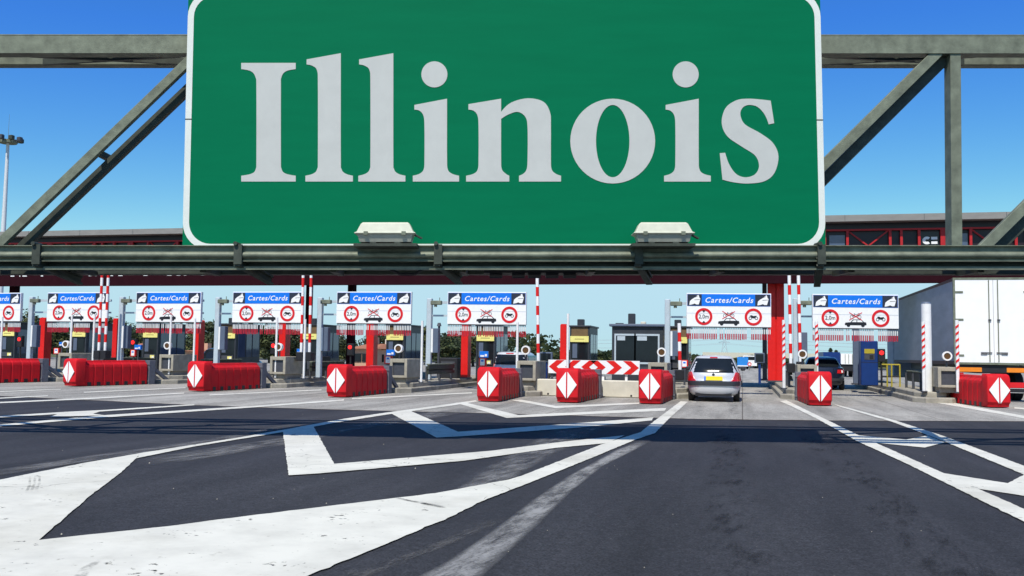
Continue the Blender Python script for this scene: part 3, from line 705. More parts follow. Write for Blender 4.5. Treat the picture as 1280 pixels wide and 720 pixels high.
# red pylons
for pl, pr, yt, Y, lab in [(52, 59, 397, 37, 'lit red pylon under the leftmost full lane sign'), (143.5, 149, 398, 37, 'narrow red pylon left of a grey sign post'), (245, 251, 400, 37, 'red pylon right of the second full lane sign'),
 (351, 359, 402, 37, 'red pylon under the third full lane sign by a round lamp'), (460, 469, 400, 37, 'red pylon below the middle of the fourth full lane sign'), (578, 586.5, 402, 37, 'red pylon below the left ring of the sign above the silver estate car'),
 (701, 709, 405, 37, 'freestanding red pylon above the chevron board')]:
    a, b_ = atY(pl, yt, Y), atY(pr, yt, Y); X = (a.x+b_.x)/2; hw = (b_.x-a.x)/2
    t = thing('red_pylon', (X, Y, .33), lab, 'pylon', 'red pylons at the toll lanes')
    b = MB(); n = 6; top = a.z-.33
    b.prism([(-hw, 0), (hw, 0), (hw, top-.05), (hw*.7, top), (-hw*.7, top), (-hw, top-.05)], -.12, .35); b.build('slab', red_paint, t, bevel=.01)
    b = MB(); b.box(-hw-.03, hw+.03, -.15, .4, -.01, .08); b.build('foot', dark_steel, t)

# ------------------------------------------------------------------ payment booths
BO = [(2, 19, 411, 'dark payment booth with yellow panel at the left edge of the photo'), (91, 107, 412, 'dark payment booth with yellow panel below the leftmost full lane sign'), (179, 198, 415, 'dark payment booth with yellow panel under the second full lane sign'),
 (275, 295, 416, 'payment booth behind the dark parked car'), (388, 397, 418, 'payment booth mostly hidden by a grey sign post and striped arms'), (483, 505, 420, 'payment booth behind the round lamp and blue card notice'),
 (596, 618, 421, 'payment booth behind the left side of the silver estate car'), (713, 736, 422, 'payment booth with roof box beside the freestanding red pylon'), (838, 856, 424, 'payment booth behind the short striped post by the hatchback')]
def booth_proto():
    t = thing('payment_booth', (0, 0, 0), '', 'toll booth', 'payment booths in the toll lanes')
    hw, D, Z = .42, 2.3, 2.25
    b = MB(); b.box(-hw, -hw+.07, 0, .08, 0, Z); b.box(hw-.07, hw, 0, .08, 0, Z); b.box(-hw+.07, hw-.07, 0, .08, 0, .55)
    b.box(-hw, hw, .08, D, 0, Z); b.box(-hw-.03, hw+.05, -.06, D+.06, Z, Z+.07); b.build('body', booth_m, t, bevel=.01)
    b = MB(); b.box(-hw+.07, hw-.07, 0, .078, 1.88, Z-.002); b.build('brown_header', brown_p, t)
    b = MB(); b.box(-hw+.03, hw-.03, -.05, -.003, 1.62, 1.87); b.build('yellow_panel', pale_yellow, t)
    b = MB(); b.box(-.2, .2, -.0545, -.051, 1.735, 1.755); b.build('panel_line', brown_p, t)
    b = MB(); b.box(-hw+.07, hw-.07, .02, .076, .552, 1.60); b.build('front_window', glass_d, t)
    b = MB(); b.box(-.30, .30, -.012, .019, .60, .82); cp = b.build('counter', dark_steel, t); b = MB(); b.box(.02, .24, -.020, -.013, .64, .78); b.build('yellow_label', pale_yellow, cp); b = MB(); b.box(.12, .22, -.025, -.0205, .65, .72); b.build('white_label', white_refl, cp)
    b = MB(); b.box(-.30, -.10, .0, .019, .95, 1.55); b.build('payment_screen', cab_dark, t)
    for y0, y1 in ((.2, .85), (.95, 1.45), (1.55, 2.15)):
        b = MB(); b.box(hw+.004, hw+.02, y0, y1, .75, 1.95); b.build('side_window', glass_b, t)
    for y0, y1 in ((.3, 1.0), (1.2, 2.0)):
        b = MB(); b.box(-hw-.02, -hw-.004, y0, y1, .75, 1.95); b.build('side_window', glass_b, t)
    b = MB(); b.cbox(-.15, .12, .25, .6, Z+.07, Z+.34, .02); b.build('roof_box', booth_m, t)
    return t
bo = None
for pl, pr, yt, lab in BO:
    Y = 40.0 if pl < 400 else 39.3
    if pl == 388: pl, pr = 379, 397
    q = atY((pl+pr)/2, yt, Y); loc = (q.x, Y, .30)
    if bo is None: bo = booth_proto(); bo.location = loc; bo['label'] = lab
    else: dup(bo, loc, 0, lab)

# attendant booth in the closed lane
Y = 36.0; a = atY(764.5, 480, Y); b_ = atY(829, 480, Y); Zt = atY(797, 405, Y).z
t = thing('attendant_booth', ((a.x+b_.x)/2, Y, .02), 'charcoal attendant booth with two framed windows behind the chevron board', 'toll booth'); hw = (b_.x-a.x)/2; Zt -= .02
b = MB(); b.box(-hw, hw, 0, 2.6, 0, Zt-.10); b.build('body', booth_m, t, bevel=.015)
b = MB(); b.box(-hw-.10, hw+.06, -.10, 2.7, Zt-.098, Zt); b.build('roof', cab_dark, t, bevel=.02)
for x0, x1 in ((-hw+.16, -.12), (-.06, hw-.2)):
    b = MB(); z0, z1 = 1.12, 2.12
    b.box(x0-.06, x0, -.03, -.002, z0, z1); b.box(x1, x1+.06, -.03, -.002, z0, z1); b.box(x0-.06, x1+.06, -.03, -.002, z1, z1+.07); b.box(x0-.06, x1+.06, -.03, -.002, z0-.07, z0)
    fr = b.build('window', pole_m, t); b = MB(); b.box(x0, x1, -.02, -.004, z0, z1); b.build('pane', glass_d, fr)
    b = MB(); b.box(x0+.05, (x0+x1)/2, -.0225, -.0205, z1-.18, z1-.02); b.build('blind', pole_m, fr)
b = MB(); b.cbox(-.42, -.16, .5, .8, Zt, Zt+.42, .02); b.build('roof_vent', booth_m, t)
b = MB(); b.cbox(.08, .28, .3, .5, Zt, Zt+.10, .02); b.build('roof_lamp', concrete_w, t)
b = MB(); b.cyl((-.72, .3, Zt), (-.72, .3, Zt+.04), .16, n=14); b.build('roof_dome', booth_m, t, 40)
b = MB(); b.box(-hw+.05, hw-.05, -.025, -.002, .86, .93); b.build('sill_band', dark_steel, t)

# chevron board on its low wall
Y = 31.3; a = atY(668, 500, Y); b_ = atY(806, 500, Y)
t = tag(MB().cbox(a.x, b_.x, Y, Y+.42, 0, .56, .03).build('low_wall', concrete_w), 'low pale concrete wall under the red and white chevron board', 'wall')
wl = MB(); 
for px in (685, 789):
    q = atY(px, 498, Y); wl.box(q.x-.03, q.x+.03, Y-.004, Y+.02, .04, .10)
wl.build('drain_hole', black_m, t)
a = atY(685.5, 449.5, Y+.1); b_ = atY(799.5, 468.5, Y+.1); W = b_.x-a.x; Z0, Z1 = b_.z, a.z
t = thing('chevron_board', ((a.x+b_.x)/2, Y+.1, .56), 'red and white chevron board closing the middle lane', 'chevron board'); hh = Z1-Z0; zb = Z0-.56
b = MB(); b.box(-W/2, W/2, 0, .05, zb, zb+hh); b.build('board', white_refl, t)
for sg, xs in ((-1, (-.5, -.315, -.135)), (1, (.135, .315, .5))):
    for x in xs:
        x = x*W*.985; k = hh*.5*.96; o_ = W*.085*sg; th = W*.085*sg
        zc = zb+hh/2; tip = x
        pts = [(tip, zc), (tip-o_, zc+k), (tip-o_-th, zc+k), (tip-th, zc), (tip-o_-th, zc-k), (tip-o_, zc-k)]
        b = MB(); b.prism(pts, -.006, -.001); b.build('chevron', red_paint, t)
for px in (690, 703, 754, 783):
    q = atY(px, 475, Y+.2); x = q.x-t.location.x
    b = MB(); b.box(x-.04, x+.04, .055, .12, 0, zb+hh*.6); b.build('leg', dark_steel if px == 690 else white_p, t)

# ------------------------------------------------------------------ small lane furniture
def notice(px0, px1, y0, y1, Y, M, lab, red=True):
    a, b_ = atY(px0, y0, Y), atY(px1, y1, Y); X = (a.x+b_.x)/2; hw = (b_.x-a.x)/2; z0 = .33; zb_, zt = b_.z-z0, a.z-z0
    t = thing('card_notice' if red else 'blue_notice', (X, Y, z0), lab, 'notice')
    b = MB(); b.box(-hw, hw, 0, .12, zb_, zt); b.build('plate', M, t, bevel=.005)
    b = MB()
    if red: b.box(-hw*.62, hw*.62, -.006, -.001, zb_+(zt-zb_)*.12, zt-(zt-zb_)*.1)
    else: b.box(-hw*.8, hw*.1, -.006, -.001, zb_+(zt-zb_)*.12, zb_+(zt-zb_)*.38); b.box(hw*.25, hw*.75, -.006, -.001, zb_+(zt-zb_)*.18, zb_+(zt-zb_)*.55)
    b.build('white_field', white_refl, t)
    if red:
        b = MB(); b.box(-hw*.35, hw*.35, -.010, -.007, zb_+(zt-zb_)*.55, zb_+(zt-zb_)*.75); b.build('blue_mark', blue_sign, t)
    b = MB(); b.cyl((0, .06, 0), (0, .06, zb_), .035); b.build('stand', dark_steel, t)
notice(67, 73.5, 435, 442.5, 36.5, red_paint, 'white and red card notice left of the leftmost round lamp')
notice(163, 169, 437, 445.5, 36.5, red_paint, 'white and red card notice under a blue one right of a narrow red pylon')
notice(168, 176, 431, 437, 36.9, blue_sign, 'blue notice above the white card notice, beside a red traffic light', False)
notice(74, 79, 427.5, 432.5, 36.9, blue_sign, 'small blue notice left of the leftmost round lamp', False)
notice(480.5, 489.5, 444.5, 455, 36.0, red_paint, 'white and red card notice beside the fourth block, below a blue one')
notice(483, 493, 437, 444.3, 36.4, blue_sign, 'blue notice left of a round lamp and over a red card notice', False)
notice(598.5, 607.5, 447.3, 458, 36.0, red_paint, 'white and red card notice left of the silver estate car')
notice(599.5, 610, 439, 447, 36.4, blue_sign, 'blue notice left of the silver estate car rear window', False)
notice(851, 860, 450, 459.5, 35.5, red_paint, 'white and red card notice left of the silver hatchback')
notice(371, 377, 436, 442, 36.5, blue_sign, 'small blue notice left of the block post by the maroon column', False)
def tlight(px, py, Y, lab):
    q = atY(px, py, Y)
    t = thing('traffic_light', (q.x, Y, .33), lab, 'traffic light', 'red lit lane traffic lights'); z = q.z-.33
    b = MB(); b.cyl((0, .1, 0), (0, .1, z), .04); b.build('pole', black_m, t)
    b = MB(); b.cbox(-.14, .14, 0, .2, z-.36, z+.16, .02); b.build('housing', black_m, t)
    b = MB(); b.cyl((0, -.02, z), (0, -.002, z), .085, n=16); b.build('red_lamp', lamp_red, t)
tlight(24, 424, 37.6, 'red traffic light beside the leftmost grey sign post')
tlight(166, 428, 37.6, 'red traffic light above the blue notice, right of a grey sign post')
tlight(341.5, 432, 37.6, 'red traffic light just left of a round lamp')
tlight(437.5, 434, 39.0, 'red traffic light under the fourth full lane sign against a maroon column')
tlight(1102, 441, 40, 'red traffic light right of the blue kiosk')
def screen(px0, px1, y0, y1, Y, pw, lab, M=cab_dark):
    a, b_ = atY(px0, y0, Y), atY(px1, y1, Y); X = (a.x+b_.x)/2; hw = (b_.x-a.x)/2; z0 = .33
    t = thing('display_screen', (X, Y, z0), lab, 'display'); b = MB(); b.cbox(-hw, hw, 0, .18, b_.z-z0, a.z-z0, .02); b.build('casing', M, t)
    b = MB(); b.box(-hw+.05, hw-.05, -.006, -.001, b_.z-z0+.05, a.z-z0-.05); b.build('screen', glass_d, t)
    b = MB(); b.box(-pw, pw, .05, .15, 0, b_.z-z0); b.build('stand', blue_kiosk_m, t)
screen(674, 690, 440, 453, 35, .06, 'dark display at the foot of the single striped arm')
screen(943, 956, 441, 454, 39.5, .05, 'dark display on a blue stand left of the big red column')
# dark slim lamp post left of the estate car
q = atY(549, 405, 38); t = thing('bollard_lamp', (q.x, 38, .33), 'slim dark post with a knob top left of the sign above the estate car', 'post')
b = MB(); b.cyl((0, 0, 0), (0, 0, q.z-.33), .06, .05); b.build('pole', dark_steel, t); b = MB(); b.cyl((0, 0, q.z-.42), (0, 0, q.z-.28), .10, .06); b.build('cap', dark_steel, t)
# thick white column at right
q = atY(1160, 379, BLP[7][1]+.6); t = thing('white_column', (q.x, BLP[7][1]+.95, .33), 'thick plain white column in front of the trailer', 'column')
b = MB(); b.cyl((0, 0, 0), (0, 0, q.z-.33), .155, n=24); b.build('shaft', white_p, t, 40); b = MB(); b.cyl((0, 0, q.z-.33), (0, 0, q.z-.27), .16, .12, n=24); b.build('cap', cab_dark, t, 40)
# blue kiosk, dark post, yellow railing
Y = 40; a = atY(1076, 426, Y); b_ = atY(1098, 481, Y); t = thing('blue_kiosk', ((a.x+b_.x)/2, Y, .33), 'blue payment kiosk under the rightmost lane sign', 'kiosk'); hw = (b_.x-a.x)/2; z = a.z-.33
b = MB(); b.cbox(-hw, hw, 0, .8, 0, z, .03); b.build('cabinet', blue_kiosk_m, t); b = MB(); b.box(-hw*.6, hw*.6, -.012, -.002, z-.50, z-.32); b.build('yellow_panel', yellow_p, t)
b = MB(); b.box(-hw*.6, hw*.6, -.012, -.002, z-.75, z-.52); p_ = b.build('service_panel', dark_steel, t); b = MB(); b.box(0, hw*.45, -.018, -.0125, z-.72, z-.56); b.build('card_slot', black_m, p_)
b = MB(); b.box(-hw, hw, -.004, -.001, z-.86, z-.84); b.build('door_gap', black_m, t)
a = atY(1069.5, 395, 41.5); t = thing('kiosk_post', (a.x, 41.5, .33), 'dark blue post rising left of the blue kiosk', 'post'); b = MB(); b.box(-.12, .12, -.1, .1, 0, 3.2); b.build('shaft', cab_dark, t, bevel=.01); b = MB(); b.box(-.18, .18, -.16, .16, -.01, .05); b.build('base_plate', dark_steel, t)
Y = 39; a = atY(1102, 455, Y); b_ = atY(1125, 480, Y); W = b_.x-a.x; t = thing('yellow_railing', (a.x, Y, .33), 'yellow and black railing in front of the trailer side', 'railing'); hz = a.z-.33
for k, x in enumerate((0, W*.3, W*.55, W)):
    b = MB(); b.cyl((x, 0, 0), (x, 0, hz), .03); b.build('post', yellow_p if k else black_m, t)
for z in (hz-.02, hz*.45):
    b = MB(); b.cyl((0, 0, z), (W, 0, z), .03); b.build('rail', yellow_p if z > hz*.8 else black_m, t)
# guard rails along the islands
def guard(X, Y0, L, lab):
    t = thing('guard_rail', (X, Y0, .33), lab, 'guard rail', 'guard rails along the islands'); b = MB()
    b.cbox(-.035, .03, -.1, L+.1, .44, .60, .012); b.cbox(-.035, .03, -.1, L+.1, .26, .40, .012); b.box(-.06, -.036, -.1, L+.1, .30, .56); b.build('beam', galv_dark, t)
    b = MB(); b.cbox(-.07, .06, -.1, L+.1, .601, .65, .01); b.build('cap_rail', galv, t)
    n = max(2, int(L/1.6))
    for k in range(n+1):
        b = MB(); b.box(-.12, -.04, k*L/n-.04, k*L/n+.04, 0, .56); b.build('post', dark_steel, t)
GLAB = ['guard rail behind the leftmost concrete block', 'guard rail behind the block right of the leftmost diamond barrier', 'guard rail behind the block by the maroon column arms', 'guard rail between the fourth block and the silver estate car', 'guard rail behind the block at the chevron board left end',
 'guard rail left of the silver hatchback', 'guard rail behind the block beside the big red column', 'guard rail left of the thick white column']
for j, (X, Y) in enumerate(BLP):
    guard(X+(.45 if j < 5 else -.42), Y+2.0, 3.0, GLAB[j])
# long dark plant on the far islands: low cabinets that close the view between booths
CL = [('low dark machine cabinet behind the leftmost pair of striped arms', 133, 37), ('low dark machine cabinet left of the estate car lane', 560, 38), ('low dark machine cabinet between striped arms and maroon column', 392, 37)]
for lab, px, Y in CL:
    q = atY(px, 445, Y); t = thing('machine_cabinet', (q.x, Y, .33), lab, 'cabinet'); b = MB(); b.cbox(-.42, .42, 0, .8, 0, .85, .03); b.build('casing', black_m, t); b = MB(); b.box(-.3, .3, -.01, -.001, .3, .7); b.build('door', dark_steel, t)

# ------------------------------------------------------------------ toll canopy
CY = 42.0; XL, XR = -64.0, 34.0
t = thing('toll_canopy', (0, CY, 0), 'long maroon toll canopy with glazed gallery spanning all lanes', 'canopy')
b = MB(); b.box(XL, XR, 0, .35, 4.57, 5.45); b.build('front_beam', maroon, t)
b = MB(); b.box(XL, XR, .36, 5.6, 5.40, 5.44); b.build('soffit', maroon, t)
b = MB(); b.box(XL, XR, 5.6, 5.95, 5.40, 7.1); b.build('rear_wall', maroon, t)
b = MB(); b.box(XL, XR, -.42, 6.2, 7.13, 7.40); ro = b.build('roof', fascia_m, t)
b = MB(); x = XL
while x < XR: b.box(x-.008, x+.008, -.424, -.40, 7.14, 7.39); x += 3.1
b.build('roof_seams', dark_steel, ro)
b = MB(); b.box(XL, XR, .20, .34, 5.452, 7.128); gl = b.build('gallery_wall', mat('gallery_dark', (.022, .012, .018), .35, 0, .2, 2), t)
b = MB(); b.bar((XL, .06, 6.82), (XR, .06, 6.82), .10, .07); b.bar((XL, .06, 5.62), (XR, .06, 5.62), .10, .06); b.build('gallery_rail', crimson, t)
# posts, braces and windows of the gallery, repeating by bays
def cx_(px): return atY(px, 300, CY).x
x0w = cx_(1037); PB = cx_(1190)-x0w; k_ = PB/153
for nb in range(-11, 6):
    x = x0w+nb*PB
    for d_ in (-6, 23, 77, 91, 113, 142):
        hw = .05 if d_ != 142 else .09
        b = MB(); b.box(x+d_*k_-hw, x+d_*k_+hw, .0, .12, 5.451, 6.79); b.build('gallery_post', crimson, t)
    b = MB()
    for z_0, z_1 in ((5.5, 6.78), (6.78, 5.5)): b.bar((x+24.5*k_, .09+.06*(z_0 > 6), z_0), (x+75*k_, .09+.06*(z_0 > 6), z_1), .06, .05, (0, 1, 0))
    b.build('gallery_brace', crimson, t)
    b = MB(); b.box(x, x+20*k_, .16, .196, 5.55, 6.62); b.build('gallery_window', glass_b, t)
    b = MB(); b.box(x+115*k_, x+138*k_, .16, .196, 5.50, 6.70); pn = b.build('gallery_window', glass_d, t)
    if nb == 0:                                          # emblem on one pane: a white C with two bars
        cx, cz, k = x+127*k_, atY(1165, 300, CY).z, 19*k_
        b = MB(); n = 16; C_ = []
        for i in range(n+1): a_ = R(50+260*i/n); C_.append((cx-k*.20+math.cos(a_)*k*.30, cz+math.sin(a_)*k*.27))
        for i in range(n, -1, -1): a_ = R(50+260*i/n); C_.append((cx-k*.20+math.cos(a_)*k*.11, cz+math.sin(a_)*k*.09))
        b.prism(C_, .14, .155)
        b.box(cx+.08*k, cx+.48*k, .14, .155, cz+.06*k, cz+.25*k); b.box(cx+.08*k, cx+.48*k, .14, .155, cz-.25*k, cz-.06*k)
        b.build('emblem', white_refl, pn)
# light dashes on the front beam (perforated trim)
b = MB(); rnd = random.Random(5); x = -46
while x < 14:
    l = rnd.uniform(.06, .28); 
    if rnd.random() < .6: b.box(x, x+l, -.012, -.002, 5.06, 5.115)
    x += l+rnd.uniform(.05, .5)
b.build('perforated_trim', white_p, t)
def column(px0, px1, Y, M, lab, zt=5.39, split=False):
    a, b_ = atY(px0, 400, Y), atY(px1, 400, Y); X = (a.x+b_.x)/2; hw = (b_.x-a.x)/2
    t = thing('canopy_column', (X, Y, .33), lab, 'column', 'columns carrying the toll canopy')
    b = MB(); z = zt-.33
    if split:
        b.box(-hw, -.03, -.25, .30, 0, z); b.box(.03, hw, -.25, .30, 0, z); b.box(-.03, .03, -.18, .24, 0, z)
    else: b.box(-hw, hw, -.2, .2, 0, z)
    b.build('shaft', M, t, bevel=.01)
    b = MB(); b.box(-hw-.08, hw+.08, -.3, .36, -.01, .06); b.build('base', dark_steel, t)
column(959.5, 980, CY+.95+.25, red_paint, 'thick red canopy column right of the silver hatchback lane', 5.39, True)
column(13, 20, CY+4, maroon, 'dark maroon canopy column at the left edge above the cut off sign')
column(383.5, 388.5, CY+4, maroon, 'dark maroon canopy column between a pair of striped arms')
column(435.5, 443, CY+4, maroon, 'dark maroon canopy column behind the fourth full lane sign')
column(953, 958.5, CY+3.5, dark_steel, 'slim dark canopy column just left of the thick red one')

# ------------------------------------------------------------------ vehicles
def wheel(parent, x, y, r, wd=.19):
    b = MB(); n = 24; sg = 1 if x > 0 else -1
    secs = [[(x+xx, y+rr*math.cos(2*math.pi*i/n), r+rr*math.sin(2*math.pi*i/n)) for i in range(n)] for rr, xx in ((r*.62, -wd/2), (r*.93, -wd/2), (r, -wd/2+.03), (r, wd/2-.03), (r*.93, wd/2), (r*.62, wd/2))]
    b.loft(secs); o = b.build('wheel', rubber, parent, 40)
    b = MB(); b.cyl((x+sg*wd/2-sg*.02, y, r), (x+sg*wd/2+sg*.006, y, r), r*.63, r*.55, n=20); b.build('rim', alloy, o, 40)
class Car:
    """car as stacked horizontal outlines; its rear faces -Y"""
    def __init__(s, name, loc, lab, M, W, L, rows, pw=4.2):
        s.t = thing(name, loc, lab, 'car'); s.hw = W/2; s.rows = rows; s.p = pw; s.L = L
        n = 48; b = MB(); R_ = []
        zs = [r[0] for r in rows]; zz = []
        for z0, z1 in zip(zs[:-1], zs[1:]): zz += [z0, (z0+z1)/2]
        zz.append(zs[-1])
        for z in zz: R_.append([s.pt(2*math.pi*i/n, z) for i in range(n)])
        b.loft(R_); s.body = b.build('body', M, s.t, 50)
    def row(s, z):
        r = s.rows
        for a, c in zip(r[:-1], r[1:]):
            if z <= c[0]:
                f = max(0, (z-a[0])/(c[0]-a[0])); return [a[i]+(c[i]-a[i])*f for i in range(1, 4)]
        return r[-1][1:]
    def pt(s, th, z, off=0.0):
        k, y0, y1 = s.row(z); hx = s.hw*k; yc, hy = (y0+y1)/2, (y1-y0)/2; e = 2/s.p
        # tighter corners lengthwise: work with a fixed corner depth
        cx, sx = math.cos(th), math.sin(th); x = hx*math.copysign(abs(cx)**e, cx); y = yc+hy*math.copysign(abs(sx)**(e*.62), sx)
        return (x+off*math.copysign(abs(cx)**.5, cx), y+off*math.copysign(abs(sx)**.5, sx), z)
    def rear(s, x, z, off):
        """point of the rear skin at sideways position x (fraction of the half width there)"""
        th = -math.acos(max(-1, min(1, math.copysign(abs(x)**(s.p/2), x)))); return s.pt(th, z, off)
    def patch(s, nm, M, pts, off=.014, n=10, m=5, parent=None):
        """quad patch on the rear; corners bl, br, tr, tl as (x fraction, z)"""
        b = MB(); V = []
        for o_ in (off, -.01):
            for j in range(m+1):
                for i in range(n+1):
                    u, v = i/n, j/m; l = [pts[0][q]+(pts[3][q]-pts[0][q])*v for q in (0, 1)]; r = [pts[1][q]+(pts[2][q]-pts[1][q])*v for q in (0, 1)]
                    V.append(s.rear(l[0]+(r[0]-l[0])*u, l[1]+(r[1]-l[1])*u, o_))
        k = (n+1)*(m+1); F_ = []
        for j in range(m):
            for i in range(n):
                a = j*(n+1)+i; F_.append((a, a+1, a+n+2, a+n+1)); F_.append((k+a, k+a+n+1, k+a+n+2, k+a+1))
        rim = [i for i in range(n+1)]+[j*(n+1)+n for j in range(1, m+1)]+[m*(n+1)+i for i in range(n-1, -1, -1)]+[j*(n+1) for j in range(m-1, 0, -1)]
        for a, c in zip(rim, rim[1:]+rim[:1]): F_.append((a, k+a, k+c, c))
        b.add(V, F_); return b.build(nm, M, parent or s.t, 40)
    def side(s, y0, y1, z0, z1, slant0=0, slant1=0):
        for sg in (-1, 1):
            b = MB(); V = []
            for o_ in (.012, -.01):
                for j in range(5):
                    for i in range(7):
                        v = j/4; z = z0+(z1-z0)*v; ya, yb = y0+slant0*v, y1+slant1*v; y = ya+(yb-ya)*i/6
                        k, r0, r1 = s.row(z); V.append((sg*(s.hw*k*.995+o_), y, z))
            F_ = []
            for j in range(4):
                for i in range(6):
                    a = j*7+i; F_.append((a, a+1, a+8, a+7)); F_.append((35+a, 35+a+7, 35+a+8, 35+a+1))
            rim = list(range(7))+[j*7+6 for j in range(1, 5)]+[28+i for i in range(5, -1, -1)]+[j*7 for j in range(3, 0, -1)]
            for a, c in zip(rim, rim[1:]+rim[:1]): F_.append((a, 35+a, 35+c, c))
            b.add(V, F_); b.build('side_window', glass_d, s.t, 40)
    def wheels(s, r=.29, wd=.19, yr=.62, yf=.75):
        for x in (-s.hw+.14, s.hw-.14):
            for y in (yr, s.L-yf): wheel(s.t, x, y, r, wd)
def hatch_rows(L, Ht, belt=.93):
    k = Ht-belt
    return [(.20, .86, .10, L-.15), (.27, .95, .01, L-.04), (.40, .99, -.03, L), (.62, 1.0, -.02, L-.01), (.70, .99, .01, L-.05), (.82, .97, .03, L-.30), (belt, .93, .07, L*.76), (belt+.06, .90, .10, L*.72), (belt+k*.55, .79, .27, L*.60), (belt+k*.82, .71, .40, L*.53), (belt+k*.93, .64, .50, L*.48), (belt+k*.985, .52, .66, L*.44), (Ht, .25, 1.0, L*.38)]
# silver hatchback (nearest car)
c = Car('hatchback', (-.87, 29.94, 0), 'small silver hatchback with yellow plate waiting at the open lane', silver, 1.66, 3.8, hatch_rows(3.8, 1.43)); t = c.t; hw = c.hw
c.patch('rear_window', glass_d, [(-.93, .905), (.93, .905), (.90, 1.34), (-.90, 1.34)], .012)
c.side(.62, 1.55, .98, 1.29, .12, -.05); c.side(1.62, 2.45, .98, 1.29, 0, -.30)
for sg in (-1, 1):
    P = [(sg*.64, .645), (sg*.995, .645), (sg*.985, .90), (sg*.86, .92)]
    if sg < 0: P = [P[1], P[0], P[3], P[2]]
    c.patch('tail_lamp', tail_red, P, .02)
c.patch('bumper_strip', bumper_d, [(-1, .50), (1, .50), (1, .63), (-1, .63)], .035, 24, 3)
o = c.patch('number_plate', plate_y, [(-.33, .665), (.33, .665), (.33, .785), (-.33, .785)], .024, 4, 2)
c.patch('plate_band', blue_sign, [(-.33, .666), (-.27, .666), (-.27, .784), (-.33, .784)], .027, 1, 1, o)
c.patch('hatch_gap', black_m, [(-.64, .637), (.64, .637), (.64, .645), (-.64, .645)], .008, 6, 1)
b = MB(); q = Vector(c.rear(0, .845, 0)); b.cyl(q+Vector((0, -.022, 0)), q+Vector((0, .03, 0)), .042, n=12); b.build('badge', bumper_d, t)
c.patch('brake_lamp', tail_red, [(-.20, 1.352), (.20, 1.352), (.20, 1.385), (-.20, 1.385)], .022, 6, 1)
b = MB(); a1, a2 = Vector(c.rear(-.04, .925, .022)), Vector(c.rear(.52, .96, .022)); b.bar(a1, a2, .014, .016); b.build('rear_wiper', black_m, t)
b = MB(); b.box(-.55, .55, .05, .4, .17, .27); b.cyl((.42, -.02, .22), (.42, .3, .22), .025); b.build('exhaust', black_m, t)
for sg in (-1, 1):
    b = MB(); b.cbox(sg*(hw+.06)-.08, sg*(hw+.06)+.08, 2.25, 2.36, .94, 1.06, .03); b.build('door_mirror', bumper_d, t)
c.wheels()
# navy saloon under the rightmost sign
q = atY(1031, 470, 43.5); Ht = 1.46; L = 4.5
rows = [(.20, .86, .10, L-.15), (.28, .95, .0, L-.04), (.42, .99, -.04, L), (.66, 1.0, -.02, L-.01), (.85, .98, .02, L-.30), (.98, .93, .06, L*.78), (1.0, .90, .62, L*.72), (1.20, .79, .92, L*.62), (1.35, .71, 1.12, L*.54), (1.42, .62, 1.32, L*.48), (Ht, .3, 1.7, L*.42)]
c = Car('saloon_car', (q.x, 43.5, 0), 'navy blue saloon car stopped beyond the rightmost lane sign', navy_car, 1.78, L, rows); t = c.t; hw = c.hw
c.patch('rear_window', glass_d, [(-.93, 1.02), (.93, 1.02), (.90, 1.36), (-.90, 1.36)], .014); c.side(1.2, 2.0, 1.02, 1.32, .14, 0); c.side(2.08, 2.9, 1.02, 1.32, 0, -.3)
for sg in (-1, 1):
    P = [(sg*.58, .74), (sg*.97, .74), (sg*.96, .89), (sg*.62, .89)]
    if sg < 0: P = [P[1], P[0], P[3], P[2]]
    o = c.patch('tail_lamp', tail_red, P, .02); b = MB()
    v = Vector(c.rear(sg*.80, .815, .02)); b.cyl(v+Vector((0, -.012, 0)), v+Vector((0, .01, 0)), .06, n=12); b.build('clear_lens', white_p, o)
c.patch('number_plate', white_p, [(-.30, .58), (.30, .58), (.30, .69), (-.30, .69)], .02, 4, 2)
c.patch('bumper_strip', bumper_d, [(-1, .40), (1, .40), (1, .52), (-1, .52)], .03, 24, 3)
c.patch('brake_lamp', tail_red, [(-.22, 1.37), (.22, 1.37), (.22, 1.405), (-.22, 1.405)], .02, 6, 1); c.wheels(.31)
# silver estate car
q = atY(635, 470, 36.4); r_ = hatch_rows(4.2, 1.47, .93); r_ = [(z, k if z < 1.05 else min(.93, k+.09), a*(.62 if z > 1.05 else 1), e) for z, k, a, e in r_]
c = Car('estate_car', (q.x, 36.4, 0), 'silver estate car with dark rear window in the lane left of the chevron board', silver, 1.56, 4.2, r_); t = c.t
c.patch('rear_window', glass_d, [(-.92, .96), (.92, .96), (.90, 1.36), (-.90, 1.36)], .014); c.side(.5, 1.6, .98, 1.33, .1, 0); c.side(1.7, 2.6, .98, 1.33, 0, -.3)
for sg in (-1, 1):
    P = [(sg*.86, .70), (sg*1.0, .70), (sg*.995, 1.0), (sg*.90, 1.0)]
    if sg < 0: P = [P[1], P[0], P[3], P[2]]
    c.patch('tail_lamp', tail_red, P, .02)
c.patch('brake_lamp', tail_red, [(-.25, 1.39), (.25, 1.39), (.25, 1.42), (-.25, 1.42)], .024, 6, 1)
c.patch('bumper_strip', bumper_d, [(-1, .46), (1, .46), (1, .60), (-1, .60)], .03, 24, 3); c.patch('number_plate', plate_y, [(-.32, .66), (.32, .66), (.32, .77), (-.32, .77)], .022, 4, 2); c.wheels(.31)
